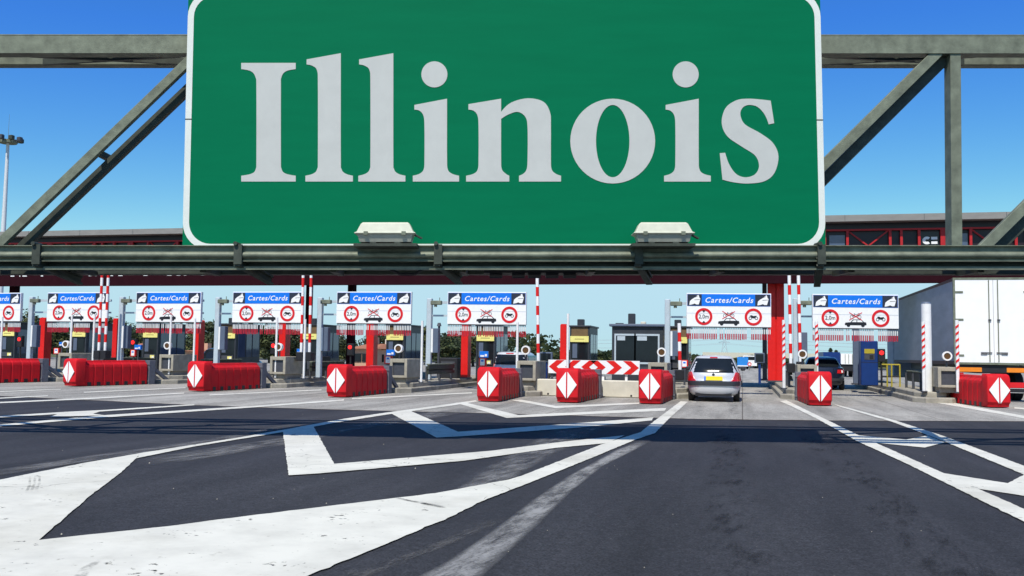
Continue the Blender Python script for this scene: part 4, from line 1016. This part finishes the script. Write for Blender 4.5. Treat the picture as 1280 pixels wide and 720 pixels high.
# dark grey car in the left lanes
q = atY(262, 470, 41.8)
c = Car('parked_car', (q.x, 41.8, 0), 'dark grey car in a lane behind the long sided red barrier', grey_car, 1.72, 4.2, hatch_rows(4.2, 1.46)); t = c.t
c.patch('rear_window', glass_d, [(-.93, .955), (.93, .955), (.90, 1.36), (-.90, 1.36)], .012); c.side(.62, 1.6, .98, 1.31, .12, -.05); c.side(1.7, 2.7, .98, 1.31, 0, -.35)
for sg in (-1, 1):
    P = [(sg*.8, .66), (sg*.99, .66), (sg*.98, .90), (sg*.85, .90)]
    if sg < 0: P = [P[1], P[0], P[3], P[2]]
    c.patch('tail_lamp', tail_red, P, .02)
c.patch('bumper_strip', bumper_d, [(-1, .46), (1, .46), (1, .60), (-1, .60)], .03, 24, 3); c.wheels(.31)

# white lorry trailer
D = 30.2; TY = 35.3; a = atY(1193.5, 450, TY); TX = a.x; ZT = atY(1193.5, 347.5, TY).z
t = thing('lorry_trailer', (TX+1.25, TY, 0), 'white lorry trailer with closed rear doors and grey side at far right', 'lorry')
ZB = 1.30; Lt = 13.4
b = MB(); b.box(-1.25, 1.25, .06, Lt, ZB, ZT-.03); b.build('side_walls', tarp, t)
b = MB(); b.box(-1.262, 1.262, .06, Lt+.01, ZT-.10, ZT); b.box(-1.262, 1.262, .06, Lt+.01, ZB-.06, ZB+.06); b.build('edge_rails', mat('brown_rail', (.10, .05, .05), .6), t)
b = MB(); b.box(-1.27, -1.20, 0, .058, ZB-.05, ZT+.01); b.box(1.20, 1.27, 0, .058, ZB-.05, ZT+.01); b.box(-1.2, 1.2, 0, .058, ZT-.06, ZT+.01); b.box(-1.2, 1.2, 0, .058, ZB-.05, ZB+.02); b.build('rear_frame', galv, t)
for x0, x1 in ((-1.198, -.006), (.006, 1.198)):
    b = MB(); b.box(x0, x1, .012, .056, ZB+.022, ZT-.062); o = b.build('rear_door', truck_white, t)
    xs = -.14 if x0 < 0 else .14
    b = MB(); b.cyl((xs, -.012, ZB+.05), (xs, -.012, ZT-.08), .016); b.build('lock_bar', galv, o)
    b = MB(); b.cyl((xs*.5, -.02, ZB+.36), (xs*3.0, -.02, ZB+.36), .016); b.box(min(xs*1.6, xs*3), max(xs*1.6, xs*3), -.022, -.004, ZB+.30, ZB+.335); b.build('handle', dark_steel, o)
    b = MB(); b.box(xs-.03, xs+.06, -.034, 0, ZB+1.45, ZB+1.50); b.build('latch', dark_steel, o)
    sg = -1 if x0 < 0 else 1
    for zz in (.22, 1.45, 2.4):
        b = MB(); b.box(min(sg*1.2, sg*.95), max(sg*1.2, sg*.95), -.002, .010, ZB+zz, ZB+zz+.07); b.build('hinge', galv, o)
b = MB(); b.box(-1.2, 1.2, .08, .3, .98, 1.22); b.build('light_beam', black_m, t)
for sg in (-1, 1):
    b = MB(); b.box(sg*.75-.36, sg*.75+.36, .05, .078, 1.0, 1.15); b.build('reflector', orange_m, t)
    b = MB(); b.box(sg*1.1-.13, sg*1.1+.13, .04, .078, .86, .97); b.build('tail_lamp', tail_red, t)
b = MB(); b.box(-1.2, 1.2, .10, .2, .48, .66); o = b.build('underrun_bar', sign_red, t); b = MB(); b.box(-.35, 1.15, .08, .099, .30, .47); fl = b.build('mud_flap', black_m, t)
text_mesh('flap_lettering', 'a.d.', .16, red_paint, fl, (.30, .077, .385), .25, .004, .001)
b = MB(); b.box(-.33, 1.13, .074, .079, .455, .465); b.box(-.33, 1.13, .074, .079, .31, .32); b.build('flap_border', white_p, fl)
for y in (1.6, 2.9, 4.2):
    for x in (-1.05, 1.05): wheel(t, x, y, .50, .3)
b = MB(); b.box(-.5, .5, .3, Lt, .95, 1.24); b.build('chassis', black_m, t)
b = MB(); b.box(-1.15, 1.15, Lt+.9, Lt+3.0, .5, 3.4); b.build('cab', tarp, t, bevel=.1)

# distant traffic beyond the booths
q = atY(1054, 470, 74); gx = q.x
t = thing('box_lorry', (gx, 74, 0), 'white and dark blue box lorry far beyond the navy saloon', 'lorry')
z1 = atY(1060, 442, 74).z; b = MB(); b.box(-.15, .9, 0, 6, .95, z1); b.build('box_body', truck_white, t); b = MB(); b.box(-1.35, -.155, .5, 6, .9, z1+.1); b.build('blue_side', blue_kiosk_m, t); b = MB(); b.box(-1.3, .85, .1, 6.5, .45, .9); b.build('chassis', black_m, t)
for x in (.15, .4, .65):
    b = MB(); b.box(x-.02, x+.02, -.02, -.002, 1, z1-.05); b.build('lock_bar', galv, t)
for x in (-1.1, .65): wheel(t, x, 1.3, .45, .25); wheel(t, x, 5.3, .45, .25)
q = atY(928.5, 470, 110); t = thing('blue_lorry', (q.x, 110, 0), 'small bright blue lorry in the distance beyond the hatchback', 'lorry')
z1 = atY(928, 463.5, 110).z; z1 = max(z1, 1.3); b = MB(); b.box(-.6, .6, 0, 5, .35, 1.35); b.build('tarpaulin', mat('bright_blue', (.02, .22, .62), .5), t); b = MB(); b.box(-.58, .58, -.05, .0, .3, .42); b.build('rear_bar', white_p, t)
for x in (-.5, .5): wheel(t, x, 1, .3, .2); wheel(t, x, 4, .3, .2)
q = atY(937, 470, 120); t = thing('white_van', (q.x, 118, 0), 'white van in the distance right of the blue lorry', 'van')
b = MB(); b.prism([(-.85, .3), (.85, .3), (.85, 1.3), (.7, 1.55), (-.7, 1.55), (-.85, 1.3)], 0, 4.2); b.build('body', white_p, t); b = MB(); b.box(-.65, .65, -.01, -.002, 1.0, 1.4); b.build('rear_window', glass_d, t)
for x in (-.75, .75): wheel(t, x, .8, .32); wheel(t, x, 3.4, .32)
q = atY(942, 470, 100); t = thing('round_road_sign', (q.x-.4, 100, 0), 'tiny round red and white road sign in the distance', 'road sign'); b = MB(); b.cyl((0, 0, 0), (0, 0, .5), .04); b.build('pole', galv, t); b = MB(); b.ringz(0, .65, .20, .12, -.03, .0); b.build('ring', red_paint, t); b = MB(); b.cyl((0, -.01, .65), (0, .0, .65), .13, n=20); b.build('face', white_refl, t)
# overpass far away
tag(MB().box(-12, 22, 300, 309, 1.0, 2.6).build('overpass_deck', concrete_w), 'pale concrete overpass deck in the far distance beyond the lanes', 'bridge')

# ------------------------------------------------------------------ trees, houses, mast, power pylon
def crown_mesh(seed, hx_, hz_, n, leaf, clumps):
    rnd = random.Random(seed); b = MB(); cs = []
    for _ in range(clumps):
        a_ = rnd.uniform(0, 6.28); r_ = math.sqrt(rnd.random())*.85; z_ = rnd.uniform(-.75, .85)
        k = math.sqrt(max(.05, 1-z_*z_)); cs.append((math.cos(a_)*r_*hx_*k, math.sin(a_)*r_*hx_*k, z_*hz_, rnd.uniform(.22, .42)*hx_, rnd.choice((0, 0, 1, 1, 2))))
    for _ in range(n):
        cx, cy, cz, cr, mi = rnd.choice(cs)
        d = Vector((rnd.gauss(0, 1), rnd.gauss(0, 1), rnd.gauss(0, .8))); d = d.normalized()*cr*rnd.uniform(.55, 1.05)
        p = Vector((cx, cy, cz))+d
        nn = (d.normalized()+Vector((rnd.uniform(-.6, .6), rnd.uniform(-.6, .6), rnd.uniform(-.3, .7)))).normalized(); u = nn.orthogonal().normalized(); v = nn.cross(u); s = leaf*rnd.uniform(.6, 1.3)
        a_ = rnd.uniform(0, 6.28); u, v = u*math.cos(a_)+v*math.sin(a_), v*math.cos(a_)-u*math.sin(a_)
        b.mat(mi if rnd.random() < .8 else rnd.choice((0, 1, 2))).add([p-u*s, p+v*s*.6, p+u*s, p-v*s*.6], [(0, 1, 2, 3)])
    return b
TREES = [(128, 396, 85, 'dark green tree between a lane sign and the striped arms at left'), (156, 403, 90, 'rounded tree behind the narrow red pylon'), (180, 409, 95, 'low tree left of the second payment booth'), (262, 404, 90, 'rounded tree right of a red pylon behind the parked car'),
 (292, 412, 100, 'low tree behind the dark grey car roof'), (338, 412, 92, 'bushy tree left of a red traffic light'), (366, 414, 96, 'bushy tree right of the pylon under the third lane sign'), (424, 416, 96, 'tree left of a maroon column and salmon house'), (476, 417, 90, 'tree right of the fourth red pylon'), (524, 409, 100, 'tree seen above a payment booth roof'),
 (558, 421, 88, 'olive tree left of the fifth red pylon, widest of the trees in view'), (572, 420, 98, 'tree touching the left edge of the fifth red pylon'), (664, 435, 110, 'low dark bush tree right of a round lamp'), (58, 398, 95, 'tree behind the leftmost full lane sign'), (20, 392, 100, 'tree at the left edge behind a dark column'), (745, 437, 150, 'low dark tree between the two booths of the closed lane'), (210, 414, 100, 'tree hidden behind the second payment booth'), (592, 421, 92, 'tree right of the fifth red pylon')]
cm = [crown_mesh(s, 1.0, 1.0, 4200, .065, 34) for s in (11, 12, 13)]
CR = []
for b in cm:
    o = b.build('crown', [leaf_d, leaf_m, leaf_y], None, fix=False); CR.append(o.data); bpy.data.objects.remove(o)
for k, (px, yt, Y, lab) in enumerate(TREES):
    q = atY(px, yt, Y); ht = max(2.2, q.z); hw = ht*random.Random(k).uniform(.62, .85)
    t = thing('tree', (q.x, Y, 0), lab, 'tree', 'trees beyond the toll plaza', random.Random(k).uniform(0, 6))
    o = bpy.data.objects.new('crown', CR[k % 3]); COL.objects.link(o); o.parent = t; o.location = (0, 0, ht*.55); o.scale = (hw, hw, ht*.47)
    b = MB(); b.cyl((0, 0, 0), (.1, 0, ht*.35), .16, .11); b.cyl((.1, 0, ht*.33), (.5, .2, ht*.6), .09, .04); b.cyl((.1, 0, ht*.33), (-.4, -.2, ht*.6), .09, .04); b.build('trunk', bark, t)
q = atY(955, 455, 120); t = thing('tree', (q.x, 120, 0), 'yellow green tree beneath the dark display by the big red column', 'tree', 'trees beyond the toll plaza')
o = bpy.data.objects.new('crown', CR[1].copy()); o.data.materials.clear()
for M in (leaf_m, leaf_y, leaf_y): o.data.materials.append(M)
COL.objects.link(o); o.parent = t; o.location = (0, 0, .6); o.scale = (1.6, 1.6, 1.1); b = MB(); b.cyl((0, 0, 0), (0, 0, .6), .1); b.build('trunk', bark, t)
for px, yt, lab in ((1038, 434.5, 'pointed conifer far beyond the navy saloon, left of the two'), (1045, 437, 'pointed conifer far beyond the navy saloon, right of the two')):
    Y = 130; q = atY(px, yt, Y); t = thing('conifer', (q.x, Y, 0), lab, 'tree'); rnd = random.Random(px); b = MB()
    for _ in range(900):
        z = rnd.random(); r_ = (1-z)*.9*rnd.uniform(.5, 1); a_ = rnd.uniform(0, 6.28); p = Vector((math.cos(a_)*r_, math.sin(a_)*r_, .2+z*(q.z-.2))); s = .13
        b.add([p, p+Vector((math.cos(a_)*s*2, math.sin(a_)*s*2, -s)), p+Vector((-math.sin(a_)*s, math.cos(a_)*s, -s*.3))], [(0, 1, 2)])
    b.build('crown', leaf_d, t, fix=False); b = MB(); b.cyl((0, 0, 0), (0, 0, q.z*.8), .1, .03); b.build('trunk', bark, t)
# far wood that closes the horizon
rnd = random.Random(21); b = MB()
for _ in range(16000):
    x = rnd.uniform(-190, 40); y = rnd.uniform(150, 190); hmax = 2.5+1.8*math.sin(x*.11)+1.2*math.sin(x*.31+1) if x < -20 else 1.2+.4*math.sin(x*.5)
    hmax = max(.8, hmax+ (1.6 if x < -45 else 0)); p = Vector((x, y, rnd.random()**.7*hmax)); s = rnd.uniform(.25, .6); a_ = rnd.uniform(0, 6.28)
    u = Vector((math.cos(a_), math.sin(a_), rnd.uniform(-.4, .4)))*s; v = Vector((rnd.uniform(-.4, .4), rnd.uniform(-.6, .1), 1))*s*.6
    b.mat(rnd.choice((0, 0, 1))).add([p-u, p-v, p+u, p+v], [(0, 1, 2, 3)])
tag(b.build('far_wood', [leaf_d, leaf_m], None, fix=False), 'dark green wood along the horizon behind the toll booths', 'wood', kind='stuff')
def house(px0, px1, yt, yb, Y, M, lab):
    a, b_ = atY(px0, yt, Y), atY(px1, yb, Y); W = b_.x-a.x; zt = a.z; ze = zt*.62+.35
    t = thing('house', ((a.x+b_.x)/2, Y, 0), lab, 'house'); hw = W/2
    b = MB(); b.box(-hw, hw, 0, 6, 0, ze); b.build('wall', M, t)
    b = MB(); b.add([(-hw-.3, -.3, ze), (hw+.3, -.3, ze), (hw+.3, 6.3, ze), (-hw-.3, 6.3, ze), (-hw+.2, 3, zt), (hw-.2, 3, zt)], [(0, 1, 5, 4), (2, 3, 4, 5), (0, 4, 3), (1, 2, 5), (3, 2, 1, 0)]); rf = b.build('roof', roof_tile, t)
    b = MB(); b.box(-.3, .3, 2.2, 2.8, ze, zt+.5); b.build('chimney', M, rf)
    for x in (-hw*.5, hw*.45):
        b = MB(); b.box(x-.4, x+.4, -.06, -.002, ze*.35, ze*.75); b.build('window', glass_d, t)
house(440, 466, 429, 449, 70, wall_salmon, 'salmon house with tiled roof between maroon column and fourth red pylon')
house(470, 476, 431, 449, 72, wall_cream, 'small cream house right of the fourth red pylon')
house(232, 242, 436, 446, 70, wall_salmon, 'low salmon house left of the red pylon behind the parked car')
house(170, 178, 425, 440, 72, wall_cream, 'small pale house behind the blue notice and red traffic light')
# floodlight mast
Y = 80; q = atY(10, 178, Y); zt = q.z
t = thing('floodlight_mast', (q.x, Y, 0), 'tall pale floodlight mast in the sky at the left edge', 'light mast')
b = MB(); b.cyl((0, 0, 0), (0, 0, zt), .34, .15, 14); b.build('mast', mat('mast_white', (.62, .64, .66), .5), t, 40)
b = MB(); b.cyl((0, 0, zt-.1), (0, 0, zt+.2), .85, .85, 18); b.cyl((0, 0, zt+.2), (0, 0, zt+2.9), .02, .01); b.build('crown_ring', galv, t)
for k in range(8):
    a_ = k*math.pi/4+.2; x, y = math.cos(a_)*1.2, math.sin(a_)*1.2
    b = MB(); b.bar((x*.5, y*.5, zt+.05), (x, y, zt+.15), .1, .08); b.cbox(x-.22, x+.22, y-.22, y+.22, zt+.1, zt+.55, .05); b.build('floodlight', galv_dark if k % 2 else dark_steel, t)
# power pylon, far off
Y = 900; q = atY(905.5, 419, Y); zt = q.z+2; x0 = q.x; t = thing('power_pylon', (x0, Y, 0), 'faint lattice power pylon in the sky above the silver hatchback', 'pylon'); b = MB()
pm = mat('pylon_steel', (.36, .40, .45), .6); lev = [(0, 3.2), (zt*.3, 2.3), (zt*.55, 1.5), (zt*.75, 1.0), (zt, .35)]
for (za, wa), (zb_, wb) in zip(lev[:-1], lev[1:]):
    for sx in (-1, 1):
        for sy in (-1, 1): b.bar((sx*wa, sy*wa, za), (sx*wb, sy*wb, zb_), .3, .3, (0, 1, 0))
        b.bar((sx*wa, -wa, za), (-sx*wb, -wb, zb_), .2, .2, (0, 1, 0)); b.bar((sx*wa, wa, za), (-sx*wb, wb, zb_), .2, .2, (0, 1, 0))
b.build('lattice_tower', pm, t)
for z, w_ in ((zt*.62, 5.2), (zt*.80, 4.2), (zt*.94, 3.0)):
    b = MB(); b.bar((-w_, 0, z), (w_, 0, z), .3, .3); b.bar((-w_, 0, z), (0, 0, z+1.4), .2, .2); b.bar((w_, 0, z), (0, 0, z+1.4), .2, .2); b.build('crossarm', pm, t)
    b = MB()
    for sg in (-1, 1):
        P = [Vector((sg*w_+s*300, s*60, z-1.2-6*(1-(2*abs((s % 1.0))-1)**2) if s % 1 else z-1.0)) for s in [i/8 for i in range(-8, 9)]]
        for a_, c in zip(P[:-1], P[1:]): b.cyl(a_, c, .11, n=4, cap=False)
    b.build('cable', pm, t)

# ------------------------------------------------------------------ overhead gantry in front
GD = 14.5
GX = RT*math.cos(ROL)-UP*math.sin(ROL); GZ = UP*math.cos(ROL)+RT*math.sin(ROL)
GO = Vector((FW.x*GD, FW.y*GD, 0))
GM = Matrix(((GX.x, FW.x, GZ.x, GO.x), (GX.y, FW.y, GZ.y, GO.y), (GX.z, FW.z, GZ.z, GO.z), (0, 0, 0, 1)))
GI = GM.inverted()
def gl_(px, py, dy=0.0):
    """photo position on the gantry's own upright plane, dy metres behind its front face"""
    d = ray(px, py); n = FW; k = (GD+dy)/d.dot(n); p = GI @ (CAM+d*k); return p
def gz(py, dy=0.0): return gl_(640, py, dy).z
def gthing(name, lab, cat, group=None, loc=(0, 0, 0)):
    t = bpy.data.objects.new(name, None); COL.objects.link(t); t.matrix_world = GM @ Matrix.Translation(loc); return tag(t, lab, cat, group)
t = gthing('sign_gantry', 'galvanised steel truss gantry spanning the road in front of the toll plaza', 'gantry')
XG = 13.2; DB = .62
b = MB(); z0, z1 = gz(66.5), gz(43); b.box(-XG, XG, 0, .22, z0, z1); b.box(-XG, XG, -.004, -.001, z1-.02, z1); b.build('top_chord', galv, t, bevel=.012)
b = MB(); z0b, z1b = gz(81, DB), gz(62, DB); b.box(-XG, XG, DB, DB+.2, z0b, z1b); b.build('top_chord', galv, t, bevel=.012)
ztop = z0
# lower chord: channel with flanges
LF = -.42
def glow(y_): return gz(y_, LF)
b = MB(); zl = glow(308); b.box(-XG, XG, LF, LF+.06, glow(326), zl); b.box(-XG, XG, LF-.05, LF+.12, zl, zl+.012); b.cyl((-XG, LF-.03, glow(319)), (XG, LF-.03, glow(319)), .045, n=14); b.box(-XG, XG, LF-.05, LF+.12, glow(326)-.013, glow(326)-.001); b.build('lower_chord', galv, t, 30)
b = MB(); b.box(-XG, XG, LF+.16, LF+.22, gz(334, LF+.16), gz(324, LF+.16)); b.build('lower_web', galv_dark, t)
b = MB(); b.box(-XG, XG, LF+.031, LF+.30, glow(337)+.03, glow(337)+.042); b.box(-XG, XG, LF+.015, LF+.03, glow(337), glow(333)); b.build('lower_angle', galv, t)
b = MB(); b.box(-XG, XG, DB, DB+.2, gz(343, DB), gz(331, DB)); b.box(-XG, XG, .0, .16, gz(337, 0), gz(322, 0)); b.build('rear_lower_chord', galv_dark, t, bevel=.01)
def diag(pa, pb_, wpx, depth, dy=0.0, M=galv, nm='diagonal'):
    a, c = gl_(*pa, dy), gl_(*pb_, dy); w_ = wpx*GD/F
    a.y = c.y = dy+depth/2; b = MB(); b.bar(a, c, w_, depth, (0, 1, 0)); b.build(nm, M, t, bevel=.006)
diag((-14, 316), (240, 71), 11.5, .10, .02)
diag((14, 320), (250, 95), 11.5, .11, .30, galv_dark, 'rear_shade_diagonal')  # rear truss member, its shade put into the dark steel colour
a = gl_(121, 190, .1); c = gl_(134, 199, .5); b = MB(); b.bar((a.x, .1, a.z), (c.x+.05, .6, c.z), .09, .09); b.build('link_plate', galv_dark, t)
diag((1000, 236), (1174, 64), 13, .10, .02)
diag((1224, 316), (1420, 122), 13, .10, .02)
diag((1000, 255), (1190, 66), 13, .12, .15, galv_dark, 'rear_shade_diagonal')  # added dark bar stands in for the front diagonal's shaded underside
diag((1243, 316), (1436, 124), 13, .12, .15, galv_dark, 'rear_shade_diagonal')  # likewise an added bar for the neighbouring diagonal's underside shade
diag((1194.5, 60), (1196.5, 312), 13.5, .22, .02, galv, 'vertical')
diag((-20, 60), (-22, 312), 8, .3, .1, galv_dark, 'vertical')
diag((-262, 60), (-14, 312), 11.5, .10, .02)
for px in (1420, -262): diag((px, 60), (px, 312), 13, .22, .02, galv, 'vertical')
# upper plan bracing between chords
for x0, x1 in ((-7.6, -5.2), (-5.2, -7.6), (5.0, 7.4), (7.4, 5.0), (-3, 0), (0, 3)):
    b = MB(); b.bar((x0, .2, z0+.05), (x1, DB+.02, z0b+.05), .06, .10); b.build('plan_brace', galv_dark, t)
for k in range(14):
    x = -XG+.6+k*1.98; b = MB(); b.box(x-.05, x+.05, LF+.31, DB-.005, gz(343, .3), gz(337, .3)); b.build('cross_member', galv_dark, t)
# walkway brackets running back and down under the chord
dv = Vector((.347, 1.0, -.26))
for px in (44, 296, 546, 797, 1025):
    p = gl_(px, 322, LF-.07); p.y = LF-.07; q = p+dv*.85
    if px == 1025: q = p+Vector((.16, .66, -.27))
    b = MB(); b.bar(p, q, .10, .03); b.bar(p+Vector((0, 0, -.11)), q+Vector((0, 0, -.11)), .10, .03); b.bar(p+Vector((0, 0, -.055)), q+Vector((0, 0, -.055)), .03, .08); o = b.build('bracket', galv_dark, t)
    b = MB(); b.box(p.x-.04, p.x+.08, LF-.10, LF-.052, p.z-.10, zl+.02); b.cyl((p.x-.01, LF-.14, zl+.03), (p.x-.01, LF+.10, zl+.03), .03); b.build('clamp', galv_dark, o)
# conduit below
b = MB(); pts = [gl_(x, y, .1) for x, y in ((482, 328), (490, 338), (502, 344), (520, 344), (532, 336), (540, 330))]
for a, c in zip(pts[:-1], pts[1:]): b.cyl((a.x, LF+.34, a.z), (c.x, LF+.34, c.z), .022, n=8)
pts = [gl_(x, y, .1) for x, y in ((828, 326), (830, 336), (836, 338), (834, 328))]
b.build('conduit', black_m, t); b = MB()
for a, c in zip(pts[:-1], pts[1:]): b.cyl((a.x, LF+.34, a.z), (c.x, LF+.34, c.z), .025, n=8)
b.build('conduit', black_m, t)
for px in (620, 648, 668, 690, 712):
    p = gl_(px, 344, .3); b = MB(); b.cyl((p.x-.10, .3, p.z+.01), (p.x+.10, .3, p.z+.01), .06, n=10); b.build('cable_clamp', black_m, t)
p0, p1 = gl_(605, 340, .3), gl_(730, 340, .3); b = MB(); b.box(p0.x, p1.x, .25, .35, p0.z-.02, p0.z+.08); b.build('cable_tray', black_m, t)
# legs, beyond the edges of the photo
for sg in (-1, 1):
    b = MB(); b.box(sg*XG-.25, sg*XG+.25, .25, .6, -.15+sg*.18, z1+.1); b.build('leg', galv, t, bevel=.02)

# the big green sign
t = gthing('place_sign', 'big green road sign reading Illinois in pale serif letters on the gantry', 'road sign', None, (0, -.28, 0))
SY = -.28
A = lambda px, py: gl_(px, py, SY)
xa, xb = A(231.5, 160).x, A(1028.8, 160).x; za, zb = A(640, 313).z, A(640, -13).z
b = MB(); b.box(xa, xb, 0, .05, za, zb); b.build('panel', sign_green, t)
def rr(x0, x1, y0, y1, r, n=8):
    P = []
    for cx, cy, a0 in ((x1-r, y1-r, 0), (x0+r, y1-r, 90), (x0+r, y0+r, 180), (x1-r, y0+r, 270)):
        for k in range(n+1): a_ = R(a0+90*k/n); P.append((cx+r*math.cos(a_), cy+r*math.sin(a_)))
    return P
s = GD/F; bw = 7.6*s
o_ = rr(xa, xb, za+.005, zb-.005, 34*s); i_ = rr(xa+bw, xb-bw, za+.005+bw, zb-.005-bw, 27*s); n = len(o_)
b = MB(); b.add([(x, -.004, z) for x, z in o_]+[(x, -.004, z) for x, z in i_]+[(x, -.0005, z) for x, z in o_]+[(x, -.0005, z) for x, z in i_], [(i, (i+1) % n, n+(i+1) % n, n+i) for i in range(n)]+[(i, 2*n+i, 2*n+(i+1) % n, (i+1) % n) for i in range(n)]+[(n+i, n+(i+1) % n, 3*n+(i+1) % n, 3*n+i) for i in range(n)])
b.build('border', sign_white, t)
b = MB(); q = A(228, 149); b.box(xa-.005, xa+bw+.004, -.007, -.0045, q.z-.008, q.z+.008); q = A(1028, 150); b.box(xb-bw-.004, xb+.005, -.007, -.0045, q.z-.008, q.z+.008); b.build('border_joint', galv_dark, t)
# letters traced as outlines, built as raised plates
L2 = lambda *pp: [((220+p[0]/2.0571, p[1]/2.0571)+tuple(p[2:])) for p in pp]
L3 = lambda *pp: [((620+p[0]/2.0568, p[1]/2.0568)+tuple(p[2:])) for p in pp]
def stem_foot(xl, xr, sl, sr):   # bottom serif, left to right going round clockwise from stem right
    return [(xr, 405), (xr+1.5, 434), (xr+11, 446), (sr, 452, 1), (sr, 467, 1), (sl, 467, 1), (sl, 452, 1), (xl-11, 446), (xl-1.5, 434), (xl, 405)]
LET = []
LET.append([L2((168, 162, 1), (308, 162, 1), (308, 178, 1), (282, 184), (271, 200), (270, 230), *stem_foot(207, 270, 168, 308), (207, 230), (205, 200), (194, 184), (168, 178, 1))])
LET.append([L2((336, 153, 1), (424, 137, 1), (424, 200, 1), *stem_foot(365, 424, 333, 455), (365, 220), (363, 182), (352, 170), (336, 166, 1))])
LET.append([L2((471, 153, 1), (559, 137, 1), (559, 200, 1), *stem_foot(500, 559, 469, 590), (500, 220), (498, 182), (487, 170), (471, 166, 1))])
LET.append([L2((613, 270, 1), (697, 254, 1), (697, 310, 1), *stem_foot(639, 697, 609, 728), (639, 330), (637, 300), (628, 286), (613, 282, 1))])
LET.append([L2((752, 268, 1), (836, 254, 1), (836, 288, 1), (862, 264), (905, 253), (945, 262), (962, 290), (964, 325), (964, 405), (965.5, 434), (975, 446), (990, 452, 1), (990, 467, 1), (882, 467, 1), (882, 452, 1), (894, 446), (902, 434), (904, 405), (904, 330), (899, 302), (880, 288), (856, 294), (836, 306, 1), *stem_foot(778, 836, 746, 857), (778, 330), (776, 300), (767, 286), (752, 282, 1))])
def ell(x0, x1, y0, y1, n=40, p=2.0, f=L3):
    return f(*[((x0+x1)/2+(x1-x0)/2*math.cos(2*math.pi*i/n), (y0+y1)/2+(y1-y0)/2*math.sin(2*math.pi*i/n), 1) for i in range(n)])
LET.append([L3((436, 270, 1), (521, 254, 1), (521, 310, 1), *stem_foot(461, 521, 432, 552), (461, 330), (459, 300), (450, 286), (436, 282, 1))])
LET.append([L3((706, 259, 1), (715, 317, 1), (701, 320, 1), (690, 294), (672, 275), (650, 270), (634, 277), (628, 295), (640, 320), (680, 343), (712, 368), (726, 402), (716, 444), (690, 466), (648, 472), (612, 469), (582, 462, 1), (575, 394, 1), (589, 393, 1), (600, 424), (618, 448), (642, 456), (666, 448), (676, 427), (666, 400), (630, 376), (594, 350), (580, 316), (590, 278), (618, 258), (648, 254), (680, 256))])
for P in LET:
    o2 = [A(x, y) for x, y in smooth_poly(P[0])]
    b = MB(); b.prism([(p.x, p.z) for p in o2], -.006, -.001); b.build('letter', letter_grey, t)
for P in (ell(631, 698, 158, 225, f=L2), ell(454, 521, 158, 225, f=L3)):
    b = MB(); b.prism([(A(x, y).x, A(x, y).z) for x, y, _ in P], -.006, -.001); b.build('letter_dot', letter_grey, t)
oo, oi = ell(191, 409, 254, 472, 48), ell(257, 343, 270, 456, 48)
n = 48; V = []
for Y_ in (-.006, -.001):
    for P in (oo, oi): V += [(A(x, y).x, Y_, A(x, y).z) for x, y, _ in P]
b = MB(); b.add(V, [(i, (i+1) % n, n+(i+1) % n, n+i) for i in range(n)]+[(i, 2*n+i, 2*n+(i+1) % n, (i+1) % n) for i in range(n)]+[(n+i, n+(i+1) % n, 3*n+(i+1) % n, 3*n+i) for i in range(n)]); b.build('letter', letter_grey, t)

# sign lights on the lower chord
def sign_light(pxc, lab):
    p = gl_(pxc, 306, -.68); q = gl_(pxc, 279, -.68); hh = q.z-p.z; hw = 38*(GD-.68)/F
    t = gthing('sign_light', lab, 'floodlight', 'sign lights under the green sign', (p.x, -.68, p.z))
    def ring(z, kx, ky): return [(-hw*kx, -.16*ky, z), (hw*kx, -.16*ky, z), (hw*kx, .16*ky, z), (-hw*kx, .16*ky, z)]
    b = MB(); b.loft([ring(hh*.47, 1.0, 1.0), ring(hh*.52, 1.0, 1.0), ring(hh*.55, .93, .92), ring(hh*.93, .80, .72), ring(hh, .74, .62)]); b.build('lid', fixture, t, bevel=.012)
    b = MB(); b.loft([ring(hh*.10, .84, .6), ring(hh*.42, .90, .85), ring(hh*.469, 1.0, 1.0)]); b.build('base', mat('fixture_base', (.40, .40, .33), .5, 0, .15, 8), t)
    for x in (-.62, .62):
        b = MB(); b.box(x*hw-.03, x*hw+.03, -.175, -.15, hh*.40, hh*.56); b.build('clip', galv, t)
    b = MB(); b.box(-hw*1.04, hw*1.04, -.10, .24, -.03, .012); b.box(-hw*.5, -hw*.3, -.1, .1, .012, hh*.10); b.box(hw*.3, hw*.5, -.1, .1, .012, hh*.10); b.build('tray', galv_dark, t)
    b = MB(); b.bar((hw*.95, -.02, hh*.45), (hw*1.18, .02, hh*.30), .05, .02); b.build('visor', galv_dark, t)
sign_light(482.5, 'left of the two pale trapezoid sign lights, below the letters ll and i')
sign_light(828.5, 'right of the two pale trapezoid sign lights, below the second letter i')
